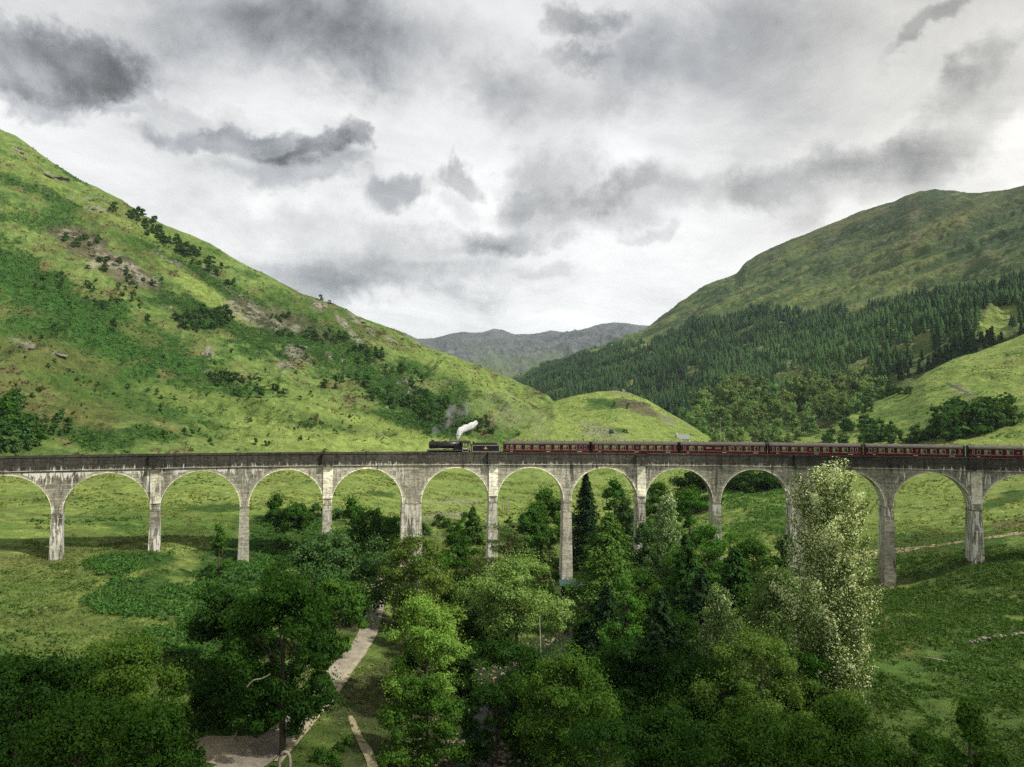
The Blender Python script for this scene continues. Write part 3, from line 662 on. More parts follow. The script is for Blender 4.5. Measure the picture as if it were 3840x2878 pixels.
# deck and track
dk = VB(); rl = VB(); sps = VB()
ss = np.arange(s_[0], s_[-1], 2.0)
ZD = ZT - 1.55; ZR = ZT - 1.15
for a, b in zip(ss[:-1], ss[1:]):
    p = [(*arc(s, r), z) for s in (a, b) for r, z in ((.43, ZD - .5), (.43, ZD), (WV - .43, ZD), (WV - .43, ZD - .5))]
    dk.add(p, [(1, 5, 6, 2), (0, 3, 7, 4)])
    for r in (1.93, 3.37):
        p = [(*arc(s, r + o), z) for s in (a, b) for o, z in ((-.035, ZR - .16), (-.035, ZR), (.035, ZR), (.035, ZR - .16))]
        rl.add(p, [(0, 1, 5, 4), (1, 2, 6, 5), (2, 3, 7, 6)])
m_ballast = simple('ballast', (.16, .145, .13), .95, scale=6); m_rail = simple('rail_steel', (.16, .12, .10), .45, .7)
dk.build('deck', m_ballast); rl.build('rails', m_rail)
# refuges and pilasters
def place_box(mb, i, x0, x1, b0, b1, z0, z1, taper=0.0):
    c = PP[i]; n = PN[i]; t = np.array([n[1], -n[0]])
    pts = []; uvq = []
    for z, tp in ((z0, taper), (z1, 0.0)):
        for b in (b0 - tp, b1 + tp):
            for x in (x0 - tp, x1 + tp):
                q = c + t * x + n * b; pts.append((q[0], q[1], z)); uvq.append((s_[i] + x + (b if b > 1 else 0), z))
    mb.add(pts, [(0, 2, 3, 1), (4, 5, 7, 6), (0, 1, 5, 4), (2, 6, 7, 3), (0, 4, 6, 2), (1, 3, 7, 5)], 0, uvq)
for i in REFUGE:
    if i >= N_P: continue
    dz = .34 if i == 10 else 0.0
    rf = VB(); place_box(rf, i, -1.28, 1.28, -.85, .40, ZT - 2.62, ZT - .18 - dz); place_box(rf, i, -1.36, 1.36, -.95, .40, ZT - .18 - dz, ZT + .02 - dz); place_box(rf, i, -1.36, 1.36, -.92, -.01, ZT - 2.82, ZT - 2.62)
    rf.build('refuge', m_ref)
    if i not in WIDE:
        pl = VB(); place_box(pl, i, -1.0, 1.0, -.22, -.001, ZS + 1.5, ZT - 2.82); pl.build('pilaster', m_pil)
for i in range(1, N_P - 1):
    h = wp(i); x, y = PP[i] + PN[i] * WV / 2; g = gz(x, y) - 1.0
    pr = VB(); n = 10; H = ZS - g
    for k in range(n):
        z0, z1 = g + H * k / n, g + H * (k + 1) / n
        f0, f1 = (ZS - z0) / 52, (ZS - z1) / 52
        c = PP[i]; nn = PN[i]; t = np.array([nn[1], -nn[0]]); pts = []; uvq = []
        for z, f_ in ((z0, f0), (z1, f1)):
            for (x_, b_, uu) in ((-h - .04 - f_, -.05 - f_, 0), (h + .04 + f_, -.05 - f_, 1), (h + .04 + f_, WV + .05 + f_, 2), (-h - .04 - f_, WV + .05 + f_, 3)):
                q = c + t * x_ + nn * b_; pts.append((q[0], q[1], z)); uvq.append((s_[i] + (0, 2 * h, 2 * h + WV, -WV)[uu] + i * 1.7, z))
        fs = [(0, 1, 5, 4), (1, 2, 6, 5), (2, 3, 7, 6), (3, 0, 4, 7)]
        if k == n - 1: fs.append((4, 5, 6, 7))
        pr.add(pts, fs, 0, uvq)
    po = pr.build('pier', m_pier)
    lb = VB(); place_box(lb, i, -h - .10, h + .10, -.11, WV + .11, ZS - .02, ZS + .16); lb.build('springing_ledge', m_ref, po)

# ================================================================ TRAIN
RT_C = 2.65
def s_of_vx(vx, r=1.2, z=None):
    lo, hi = s_[0], s_[-1]
    for _ in range(40):
        m = (lo + hi) / 2; p = arc(m, r)
        if proj(np.array([p[0], p[1], z or ZT]))[0] < vx: lo = m
        else: hi = m
    return (lo + hi) / 2
def set_on_track(o, s):
    p = arc(s, RT_C); th = PH0 + s / RAD
    o.location = (p[0], p[1], ZR); o.rotation_euler = (0, 0, -th)
def gloss(name, col, rough=.3, spec=.5, metal=0.0):
    m, t, out = new_mat(name); g = t.node('ShaderNodeTexCoord').outputs['Object']
    n = t.noise(g, 1.4, 6, .65); f = t.ramp(n, .3, .7, .78, 1.15, False)
    principled(t, out, t.mix(1.0, (*col, 1), t.comb(f, f, f), 'MULTIPLY'), t.ramp(n, .3, .7, rough, rough + .25, False), metal, None, spec); return m
m_maroon = gloss('maroon_paint', (.055, .004, .007), .5, .14); m_maroon2 = gloss('maroon_band', (.070, .005, .009), .5, .14)
m_roof = simple('carriage_roof', (.095, .085, .07), .85, scale=1.2, var=.3); m_black = gloss('black_paint', (.006, .007, .008), .4, .3); m_soot = simple('sooty_black', (.014, .014, .014), .8)
m_cream = simple('cream_line', (.72, .64, .48), .6, var=.1); m_gold = simple('gold_transfer', (.70, .36, .13), .5, var=.2); m_white = simple('white_paint', (.75, .75, .72), .6, var=.08)
m_blind = simple('pale_blind', (.58, .52, .47), .8, var=.08); m_bell = simple('bellows_rubber', (.010, .010, .012), .8); m_seat = simple('seat_cloth', (.05, .03, .022), .9); m_coal = simple('coal', (.012, .012, .013), .55, scale=7, var=.5)
m_boil = gloss('boiler_top', (.018, .018, .018), .28, .5, .1); m_red = gloss('buffer_red', (.30, .02, .015), .4); m_steel = simple('wheel_steel', (.10, .095, .09), .4, .6)
m_glass, t, out = new_mat('window_glass')
gl = t.node('ShaderNodeBsdfGlossy'); gl.inputs['Roughness'].default_value = .04; gl.inputs['Color'].default_value = (.9, .95, .95, 1)
tr = t.node('ShaderNodeBsdfTransparent'); tr.inputs[0].default_value = (.80, .84, .80, 1)
mxs = t.node('ShaderNodeMixShader'); fr = t.node('ShaderNodeFresnel'); fr.inputs[0].default_value = 1.5
t.l.new(fr.outputs[0], mxs.inputs[0]); t.l.new(tr.outputs[0], mxs.inputs[1]); t.l.new(gl.outputs[0], mxs.inputs[2]); t.l.new(mxs.outputs[0], out.inputs[0])

def wheelset(mb, x, r, y=0.72, n=16):
    mb.tube([(x, -y, r), (x, y, r)], .08, 8)
    for sy in (-y, y): mb.tube([(x, sy - .06, r), (x, sy + .06, r)], r, n)
def carriage(name, L, wins, label, blind_x, cat='railway carriage'):
    """wins: list of (centre x from left end, width, z0, z1). body -L/2..L/2, front (camera) side at y=-1.4"""
    root = tag(empty(name, (0, 0, 0)), label, cat, 'maroon carriages of the steam train')
    HW = 1.40; zb, zw, zt_ = .95, 1.72, 3.02
    body = MB()
    xs_ = [-L / 2]
    for sy in (-1, 1):
        y0, y1 = sorted((sy * HW, sy * (HW - .07)))
        edges = [-L / 2 + .12]
        W_ = sorted((c - L / 2 - w / 2, c - L / 2 + w / 2, a, b) for c, w, a, b in wins)
        x = -L / 2 + .02
        for (xa, xb, a, b) in W_:
            body.box(x, xa, y0, y1, zw, zt_); body.box(xa, xb, y0, y1, zw, a); body.box(xa, xb, y0, y1, b, zt_); x = xb
        body.box(x, L / 2 - .02, y0, y1, zw, zt_)
    body.box(-L / 2, -L / 2 + .07, -HW + .07, HW - .07, zw, zt_); body.box(L / 2 - .07, L / 2, -HW + .07, HW - .07, zw, zt_)
    body.build('body', m_maroon, root)
    lo_ = MB(); lo_.box(-L / 2, L / 2, -HW - .02, HW + .02, zb, zw - .05); lo_.build('lower_panel', m_maroon2, root)
    ln = MB(); 
    for sy in (-1, 1): ln.box(-L / 2 + .05, L / 2 - .05, sy * (HW + .015) - .012, sy * (HW + .015) + .012, zw - .05, zw + .0)
    ln.build('waist_line', simple_line, root)
    prof = []
    for k in range(13):
        a = math.pi * k / 12; prof.append((-math.cos(a) * (HW + .03), zt_ + (math.sin(a) ** .8) * .76))
    rf = MB(); rf.extrude_profile([(y, z) for y, z in prof], -L / 2 - .02, L / 2 + .02); rfo = rf.build('roof', m_roof, root)
    for k in range(9): vt = MB(); x = -L / 2 + 1.2 + k * (L - 2.4) / 8; vt.tube([(x, 0, zt_ + .70), (x, 0, zt_ + .92)], .13, 8); vt.build('roof_vent', m_soot, rfo)
    ug = MB(); ug.box(-L / 2 + .1, L / 2 - .1, -1.15, 1.15, .72, .95)
    for bx in (-L / 2 + 3.1, L / 2 - 3.1): ug.box(bx - 1.7, bx + 1.7, -1.0, 1.0, .42, .72)
    ug.box(-1.8, 1.8, -1.1, 1.1, .35, .72); ug.build('underframe', m_soot, root)
    for bx in (-L / 2 + 3.1, L / 2 - 3.1):
        for d in (-1.3, 1.3): w_ = MB(); wheelset(w_, bx + d, .46); w_.build('wheelset', m_steel, root, smooth=False)
    gls = MB()
    for c, w, a, b in wins:
        for sy in (-1, 1): 
            wn = MB(); x = c - L / 2; yy = sy * (HW - .03)
            wn.box(x - w / 2, x + w / 2, yy - .006, yy + .006, a, b)
            if sy < 0: 
                wo = wn.build('window', m_glass, root)
                fb = MB(); f_ = .055
                for q in ((x - w / 2, x + w / 2, a, a + f_), (x - w / 2, x + w / 2, b - f_, b), (x - w / 2, x - w / 2 + f_, a + f_, b - f_), (x + w / 2 - f_, x + w / 2, a + f_, b - f_)):
                    fb.box(q[0], q[1], -HW - .012, -HW + .05, q[2], q[3])
                if w > 1: fb.box(x - w / 2 + f_, x + w / 2 - f_, -HW - .008, -HW + .04, b - .32, b - .28)
                fb.build('window_frame', m_steelw, wo)
            else: wn.build('window', m_glass, root)
    it = MB(); it.box(-L / 2 + .3, L / 2 - .3, -1.30, 1.30, 1.05, 1.12)
    rr = random.Random(int(L * 7 + blind_x * 31))
    for c, w, a, b in wins:
        if w < 1: continue
        x = c - L / 2
        for sy in (-1, 1):
            for sx in (-1, 1):
                it.box(x + sx * .62 - .09, x + sx * .62 + .09, sy * .35 if sy > 0 else -1.28, 1.28 if sy > 0 else -.35, 1.5, 2.22 + rr.random() * .12)
            tb = MB(); tb.box(x - .34, x + .34, sy * .95 - .32, sy * .95 + .32, 1.84, 1.88)
            tb.tube([(x + .02, sy * 1.1, 1.88), (x + .02, sy * 1.1, 2.02)], .03, 6); tb.tube([(x + .02, sy * 1.1, 2.02), (x + .02, sy * 1.1, 2.18)], [.14, .08], 8); tb.tube([(x, sy * .95, 1.1), (x, sy * .95, 1.86)], .05, 6); tb.build('dining_table', m_white, root)
    it.build('seats', m_seat, root)
    bl = MB()
    for bx in ([blind_x] if blind_x else []): bl.box(bx - L / 2 - .34, bx - L / 2 + .34, -HW + .07, -HW + .09, 1.80, 2.45)
    if blind_x: bl.build('window_blind', m_blind, root)
    for k, (a, b) in enumerate(((.09, .55), (.52, .95), (.89, 1.15))):
        le = MB(); x = -L / 2 + a * L
        n = int(b / .13)
        for q in range(n): le.box(x - b / 2 + q * .13, x - b / 2 + q * .13 + .095, -HW - .034, -HW - .021, 1.30, 1.42)
        le.build('lettering', m_cream, root)
    return root
simple_line = simple('waist_gold', (.50, .30, .16), .5, var=.15); m_steelw = simple('window_rim', (.40, .33, .28), .5, var=.1)
z0w, z1w = 1.80, 2.80
WA = [(1.85, .66, z0w, z1w), (3.5, 1.2, z0w, z1w), (5.6, 1.2, z0w, z1w), (7.65, 1.2, z0w, z1w), (9.15, .42, 2.1, 2.5), (10.55, 1.2, z0w, z1w), (12.6, 1.2, z0w, z1w), (14.7, 1.2, z0w, z1w), (16.75, 1.2, z0w, z1w), (18.3, .6, z0w, z1w), (19.3, .5, 1.95, z1w), (.85, .4, 1.95, z1w)]
WB = [(1.0, .66, z0w, z1w), (2.0, .5, 1.95, z1w), (3.4, 1.2, z0w, z1w), (5.35, 1.2, z0w, z1w), (7.3, 1.2, z0w, z1w), (9.25, 1.2, z0w, z1w), (10.75, .4, 2.1, 2.6), (12.2, 1.2, z0w, z1w), (14.2, 1.2, z0w, z1w), (16.1, 1.2, z0w, z1w), (18.1, 1.2, z0w, z1w), (19.6, .4, 1.95, z1w)]
WC = [(1.0, .5, 1.95, z1w), (2.7, 1.2, z0w, z1w), (4.8, 1.2, z0w, z1w), (6.8, 1.2, 2.25, 2.6), (9.0, 1.2, 2.2, 2.6), (10.6, .4, 1.95, 2.7), (12.2, 1.2, z0w, z1w), (14.1, 1.2, z0w, z1w), (16.2, 1.2, z0w, z1w), (18.1, .9, z0w, z1w), (19.5, .66, z0w, z1w)]
vbounds = [(1087, 1275), (1278, 1466), (1469, 1656), (1661, 1863), (1869, 2084), (2092, None)]
specs = [(WA, 1.85, 'maroon railway carriage coupled directly behind the tender, first of the train'), (WB, 1.0, 'maroon railway carriage second behind the tender, above the notch in the parapet'),
         (WC, 19.5, 'dull maroon railway carriage third behind the tender with narrow middle windows'), (WA, None, 'maroon railway carriage partly hidden by the tip of the pale flecked tree'),
         (WB, None, 'maroon railway carriage right of the pale flecked tree, last one fully in view'), (WA, None, 'maroon railway carriage cut off by the right edge of the view')]
prev = None
for (v0, v1), (ww, bx, lab) in zip(vbounds, specs):
    s0 = s_of_vx(v0); s1 = s_of_vx(v1) if v1 else s0 + 20.3
    L = s1 - s0 - .25; k = L / 20.3
    print('carriage length', round(L, 2))
    c = carriage('railway_carriage', L, [(a * k, b * k, z0, z1) for a, b, z0, z1 in ww], lab, bx * k if bx else 0)
    set_on_track(c, (s0 + s1) / 2)
    # gangway bellows at the right-hand end
    be = MB(); 
    be.box(L / 2 + .03, L / 2 + .56, -.5, .5, 1.0, 3.3)
    for q in range(5): be.extrude_profile([(-.62 - .06 * (q % 2), .95), (.62, .95), (.62, 3.45), (0, 3.72), (-.62 - .06 * (q % 2), 3.45)], L / 2 + .04 + q * .10, L / 2 + .04 + q * .10 + .11)
    be.build('gangway', m_bell, c)
    for xe in (-L / 2 - .03, L / 2 + .005): be = MB(); be.box(xe, xe + .025, -1.38, 1.38, .9, 3.5); be.build('end_panel', m_bell, c)

# ---- locomotive (x = 0 at cab rear, nose towards -x)
sC = s_of_vx(1017); sN = s_of_vx(927); LL = sC - sN
print('loco length', LL)
lr = tag(empty('steam_locomotive', (0, 0, 0)), 'black steam locomotive with dome and short chimney, leading the train to the left', 'locomotive')
k = LL / 9.9
def X(cx): return (cx - 1310) / 112 * k
def Z(cy): return 1.15 + (535 - cy) / 112
b = MB(); b.tube([(X(385), 0, Z(350)), (X(1060), 0, Z(352))], [.80, .88], 28); b.build('boiler', m_boil, lr, True)
b = MB(); b.tube([(X(200), 0, Z(352)), (X(214), 0, Z(352)), (X(385), 0, Z(352))], [.74, .86, .86], 28); b.tube([(X(194), 0, Z(352)), (X(201), 0, Z(352))], [.5, .66], 20); sb = b.build('smokebox', m_soot, lr)
b = MB(); b.tube([(X(295), 0, Z(275)), (X(295), 0, Z(252)), (X(295), 0, Z(240)), (X(295), 0, Z(230))], [.42, .34, .34, .42], 20); b.build('chimney', m_soot, sb)
b = MB(); b.tube([(X(635), 0, Z(275)), (X(635), 0, Z(255)), (X(635), 0, Z(246)), (X(635), 0, Z(240))], [.40, .38, .30, .1], 20); b.build('dome', m_boil, lr, True)
b = MB()
for q in (965, 985, 1000): b.tube([(X(q), 0, Z(280)), (X(q), 0, Z(248))], .07, 8)
b.build('safety_valves', m_gold, lr)
b = MB(); b.box(X(860), X(1055), -.95, .95, Z(480), Z(330)); b.build('firebox', m_black, lr)
b = MB(); b.box(X(150), X(1080), -1.28, 1.28, Z(482), Z(474)); b.box(X(150), X(1080), -1.3, -1.27, Z(500), Z(474)); b.build('running_plate', m_steel, lr)
b = MB(); b.box(X(120), X(1300), -.55, .55, .75, Z(482)); b.box(X(170), X(330), -1.2, 1.2, .6, Z(482)); b.build('frame', m_soot, lr)
b = MB(); b.tube([(X(205), -1.12, .85), (X(330), -1.12, .85)], .30, 14); b.tube([(X(205), 1.12, .85), (X(330), 1.12, .85)], .30, 14); b.build('cylinder', m_black, lr, True)
for x, r in ((-9.3, .46), (-8.0, .46), (-6.2, .90), (-4.2, .90), (-2.2, .90)):
    w = MB(); wheelset(w, x * k, r, .72, 22); wo = w.build('wheel', m_soot, lr)
b = MB(); b.box(-6.4 * k, -2.0 * k, -.98, -.92, .72, .86); b.box(-8.6 * k, -4.1 * k, -1.06, -1.0, .84, .94); b.build('connecting_rods', m_steel, lr)
for q in (430, 695):
    b = MB(); 
    for a in range(9):
        t0, t1 = math.pi * a / 9, math.pi * (a + 1) / 9; r0, r1 = .36, .30
        b.add([(X(q) + math.cos(t) * r, y, Z(476) + math.sin(t) * r * .8) for y in (-1.27, -1.0) for t, r in ((t0, r0), (t1, r0), (t1, r1), (t0, r1))], [(0, 1, 2, 3), (0, 1, 5, 4), (7, 6, 5, 4)])
    b.build('splasher', m_steel, lr)
b = MB(); b.tube([(X(395), -.78, Z(315)), (X(1040), -.86, Z(315))], .025, 6); b.tube([(X(395), -.84, Z(362)), (X(1040), -.9, Z(362))], .03, 6); b.build('handrail', m_steel, lr)
# cab
b = MB(); b.box(X(1058), X(1085), -1.3, 1.3, Z(520), Z(300)); b.box(X(1085), X(1250), -1.32, -1.26, Z(520), Z(400)); b.box(X(1085), X(1250), 1.26, 1.32, Z(520), Z(400))
for xa, xb in ((1085, 1100), (1160, 1172), (1236, 1250)):
    b.box(X(xa), X(xb), -1.32, -1.27, Z(400), Z(300)); b.box(X(xa), X(xb), 1.27, 1.32, Z(400), Z(300))
b.box(X(1250), X(1300), -1.3, 1.3, 1.0, 1.1); cb = b.build('cab', m_black, lr)
b = MB(); prof = [(-math.cos(math.pi * q / 10) * 1.4, Z(305) + math.sin(math.pi * q / 10) * .55) for q in range(11)]; b.extrude_profile(prof, X(1045), X(1305)); b.build('roof', m_roof2 if 'm_roof2' in globals() else m_soot, cb)
def line_rect(mb, x0, x1, z0, z1, y, w=.05):
    for q in ((x0, x1, z0, z0 + w), (x0, x1, z1 - w, z1), (x0, x0 + w, z0 + w, z1 - w), (x1 - w, x1, z0 + w, z1 - w)): mb.box(q[0], q[1], y - .012, y, q[2], q[3])
b = MB(); line_rect(b, X(1088), X(1246), Z(518), Z(402), -1.322, .055); b.build('lining', m_cream, cb)
# painted running number on the cab side: five pale figures, a blur in the photograph
b = MB()
for q in range(5): b.box(X(1107) + q * .205, X(1107) + q * .205 + .17, -1.334, -1.322, Z(458), Z(426))
b.build('running_number', m_cream, cb)
b = MB(); b.box(X(28), X(44), -1.25, 1.25, .85, 1.28); b.box(X(44), X(170), -.9, .9, .9, 1.12); bb = b.build('buffer_beam', m_red, lr)
for sy in (-.85, .85):
    b = MB(); b.tube([(X(-10), sy, 1.05), (X(-2), sy, 1.05), (X(0), sy, 1.05), (X(30), sy, 1.05)], [.24, .24, .09, .09], 14); b.build('buffer', m_steel, bb)
for q, hgt in ((95, 478), (132, 494), (168, 500)):
    b = MB(); b.tube([(X(q), -.3 - .25 * (q > 100), Z(hgt + 28)), (X(q), -.3 - .25 * (q > 100), Z(hgt)), (X(q), -.3 - .25 * (q > 100), Z(hgt - 14))], [.12, .12, .05], 10); b.build('headlamp', m_white, lr)
set_on_track(lr, sC)
# ---- tender
s0, s1 = s_of_vx(1019.5), s_of_vx(1080)
tr_ = tag(empty('tender', (0, 0, 0)), 'black coal tender with cream lined side and gold emblem, behind the locomotive', 'tender')
LT = s1 - s0; kx = LT / 720
def TX(c): return (c - 1315) * kx
b = MB(); b.box(TX(1322), TX(2030), -1.3, 1.3, .95, Z(345)); 
b.extrude_profile([(-1.3, Z(345)), (-1.12, Z(300)), (-1.08, Z(300)), (-1.2, Z(345))], TX(1360), TX(1960)); b.extrude_profile([(1.3, Z(345)), (1.12, Z(300)), (1.08, Z(300)), (1.2, Z(345))], TX(1360), TX(1960))
b.box(TX(1350), TX(1372), -1.1, 1.1, Z(345), Z(262)); b.box(TX(1945), TX(1965), -1.1, 1.1, Z(345), Z(300)); tb_ = b.build('body', m_black, tr_)
b = MB(); line_rect(b, TX(1325), TX(2025), Z(518), Z(358), -1.302, .055); b.build('lining', m_cream, tb_)
b = MB(); xe = TX(1668); ze = Z(436)
pts = [(xe + .24 * math.cos(a), -1.315, ze + .24 * math.sin(a)) for a in np.linspace(0, 2 * math.pi, 14, endpoint=False)]
b.add(pts + [(p[0], -1.30, p[2]) for p in pts], [tuple(range(14))] + [(q, (q + 1) % 14, 14 + (q + 1) % 14, 14 + q) for q in range(14)])
b.box(xe - .52, xe - .24, -1.312, -1.30, ze - .03, ze + .03); b.box(xe + .24, xe + .52, -1.312, -1.30, ze - .03, ze + .03); b.box(xe - .1, xe + .12, -1.312, -1.30, ze + .22, ze + .36)
b.build('emblem', m_gold, tb_)
nxc, nyc = 26, 10; xx = np.linspace(TX(1375), TX(1940), nxc); yy = np.linspace(-1.05, 1.05, nyc); GXc, GYc = np.meshgrid(xx, yy)
hc = Z(340) + .30 * np.exp(-((GXc - xx.mean() + .6) / 2.2) ** 2 - (GYc / .8) ** 2) + .10 * fbm(np.stack([GXc * 3, GYc * 3, GXc * 0], -1), 3, 8)
ii = np.arange(nxc * nyc).reshape(nyc, nxc)
mesh_np('coal_load', np.stack([GXc.ravel(), GYc.ravel(), hc.ravel()], 1), np.stack([ii[:-1, :-1], ii[:-1, 1:], ii[1:, 1:], ii[1:, :-1]], -1).reshape(-1, 4), m_coal, tr_)
b = MB(); b.box(TX(1330), TX(2020), -.6, .6, .6, .95)
for x in (.9, 3.2, 5.5): b.box(x - .3, x + .3, -1.05, 1.05, .45, .8)
b.build('underframe', m_soot, tr_)
for x in (.9, 3.2, 5.5): w = MB(); wheelset(w, x * LT / 6.4, .58); w.build('wheelset', m_steel, tr_)
b = MB(); b.tube([(TX(2052), -1.1, Z(520)), (TX(2058), -1.1, Z(470)), (TX(2040), -1.1, Z(440))], .03, 6); b.tube([(TX(2052), -.8, Z(520)), (TX(2058), -.8, Z(470)), (TX(2040), -.8, Z(440))], .03, 6); b.build('rear_ladder', m_steel, tr_)
set_on_track(tr_, s0)
# ================================================================ VEGETATION
def leaf_mat(name, c1, c2, trans=.35, tip=None, rough=.6):
    m, t, out = new_mat(name)
    sh = t.attr('shade')[2]
    oi = t.node('ShaderNodeObjectInfo').outputs['Random']
    c = t.mix(t.ramp(sh, 0, 1, 0, 1, False), (*c1, 1), (*c2, 1))
    if tip is not None: c = t.mix(t.ramp(sh, 1.4, 1.6), c, (*tip, 1))
    f = t.ramp(oi, 0, 1, .80, 1.22, False); g = t.ramp(t.math('FRACT', t.math('MULTIPLY', oi, 7.31)), 0, 1, .90, 1.12, False)
    c = t.mix(1.0, c, t.comb(t.math('MULTIPLY', f, g), f, f), 'MULTIPLY')
    d = t.node('ShaderNodeBsdfDiffuse'); t.l.new(c, d.inputs[0])
    tr = t.node('ShaderNodeBsdfTranslucent'); t.l.new(t.mix(1.0, c, (1.25, 1.2, .55, 1), 'MULTIPLY'), tr.inputs[0])
    gl = t.node('ShaderNodeBsdfGlossy'); gl.inputs['Roughness'].default_value = rough; gl.inputs['Color'].default_value = (.9, 1, .85, 1)
    a = t.node('ShaderNodeMixShader'); a.inputs[0].default_value = trans; t.l.new(d.outputs[0], a.inputs[1]); t.l.new(tr.outputs[0], a.inputs[2])
    b = t.node('ShaderNodeMixShader'); b.inputs[0].default_value = .006; t.l.new(a.outputs[0], b.inputs[1]); t.l.new(gl.outputs[0], b.inputs[2])
    t.l.new(b.outputs[0], out.inputs[0]); return m
m_bark = simple('bark', (.075, .06, .045), .95, scale=3, var=.4); m_birch = simple('birch_bark', (.46, .43, .37), .8, scale=4, var=.4); m_scots = simple('scots_bark', (.17, .085, .05), .9, scale=3, var=.35)
LM = dict(
    oak=leaf_mat('oak_leaves', (.020, .064, .007), (.056, .135, .014)),
    dark=leaf_mat('alder_leaves', (.013, .045, .006), (.036, .096, .011)),
    mid=leaf_mat('ash_leaves', (.036, .110, .012), (.095, .210, .026)),
    light=leaf_mat('rowan_leaves', (.100, .205, .028), (.225, .345, .065)),
    yellow=leaf_mat('birch_leaves', (.075, .145, .022), (.180, .265, .052)),
    willow=leaf_mat('willow_leaves', (.034, .090, .022), (.090, .175, .048), .3),
    blue=leaf_mat('aspen_leaves', (.065, .145, .035), (.150, .250, .075), .3, (.40, .48, .26)),
    spruce=leaf_mat('spruce_needles', (.008, .024, .008), (.020, .050, .014), .1),
    fir2=leaf_mat('yew_needles', (.016, .048, .008), (.042, .100, .016), .2),
    fir=leaf_mat('larch_needles', (.032, .088, .012), (.080, .170, .026), .25),
    pine=leaf_mat('pine_needles', (.050, .085, .022), (.120, .160, .045), .15),
    pale=leaf_mat('whitebeam_leaves', (.045, .085, .012), (.110, .160, .030), .25, (.60, .66, .37)),
    fern=leaf_mat('fern_fronds', (.040, .115, .022), (.095, .205, .040), .3),
    light3=leaf_mat('fresh_leaves', (.048, .125, .014), (.120, .235, .032), .35),
    pale2=leaf_mat('pale_willow_leaves', (.125, .225, .045), (.260, .370, .100), .3),
    hbush=leaf_mat('hill_bush_leaves', (.024, .070, .012), (.065, .145, .026), .25),
    fern2=leaf_mat('deep_green_fern', (.030, .078, .013), (.075, .145, .026), .3),  # deeper green than the fern of the left slope
    scrub=leaf_mat('scrub_leaves', (.022, .064, .009), (.060, .130, .020), .25),
    grass=leaf_mat('grass_blades', (.10, .145, .035), (.20, .235, .075), .3),
    grass2=leaf_mat('bright_grass_blades', (.125, .165, .032), (.235, .270, .060), .3),  # yellower and lighter than the near meadow grass
    heather=leaf_mat('heather_sprigs', (.050, .040, .018), (.115, .085, .040), .15),
    forest=leaf_mat('plantation_needles', (.012, .036, .011), (.040, .086, .022), .1),
    forestl=leaf_mat('young_plantation_needles', (.020, .055, .014), (.046, .100, .026), .1),
    woodl=leaf_mat('light_green_wood_leaves', (.105, .200, .055), (.190, .305, .095), .3), woodm=leaf_mat('grey_wood_leaves', (.095, .155, .045), (.180, .245, .080), .3))  # two leaf colours of the valley wood: light green and greyer

def kites(P, N, S, rng, asp=.55, tdir=None):
    """leaf quads: centre P, normal N, size S -> verts, faces"""
    n = len(P); N = N / np.maximum(np.linalg.norm(N, axis=1, keepdims=True), 1e-6)
    r = rng.normal(size=(n, 3)) if tdir is None else tdir + rng.normal(size=(n, 3)) * .25
    T = r - (r * N).sum(1, keepdims=True) * N; T /= np.maximum(np.linalg.norm(T, axis=1, keepdims=True), 1e-6)
    B = np.cross(N, T); S = np.asarray(S).reshape(-1, 1) * np.ones((n, 1))
    V = np.stack([P - T * S, P + B * S * asp + N * S * .12, P + T * S, P - B * S * asp + N * S * .12], 1).reshape(-1, 3)
    return V, np.arange(4 * n).reshape(n, 4)
def cloud_leaves(C, Rr, rng, per, size, flat=.75, up=.25, jit=.55, shade_bias=None, drop=0.0):
    """leaves on the shells of clumps with centres C, radii Rr"""
    n = len(C); idx = np.repeat(np.arange(n), per); m = len(idx)
    d = rng.normal(size=(m, 3)); d[:, 2] = d[:, 2] * .9 + up; d /= np.linalg.norm(d, axis=1, keepdims=True)
    rad = rng.uniform(.12, 1, m) ** .6
    st = rng.uniform(.6, 1.45, (n, 3)); st[:, 2] = np.minimum(st[:, 2], 1.15)
    P = C[idx] + d * (Rr[idx] * rad)[:, None] * np.array([1, 1, flat]) * st[idx]
    P[:, 2] -= drop * rng.random(m) * Rr[idx]
    N = d + rng.normal(size=(m, 3)) * jit
    S = size * rng.uniform(.6, 1.35, m)
    sh = np.clip(rng.normal(.45, .28, m) + (rng.normal(size=n) * .18)[idx], 0, 1)
    return P, N, S, sh
def limbs(mb, base, tips, r0, rng, trunk_top, droop=0.0, n=6):
    for p in tips:
        a = base + (trunk_top - base) * rng.uniform(.25, .95); a = a.copy()
        mid = (a + p) / 2 + rng.normal(size=3) * np.linalg.norm(p - a) * .10 + np.array([0, 0, .08 - droop]) * np.linalg.norm(p - a)
        mb.tube([a, mid, p], [r0 * .34, r0 * .2, r0 * .05], 5, cap=False)
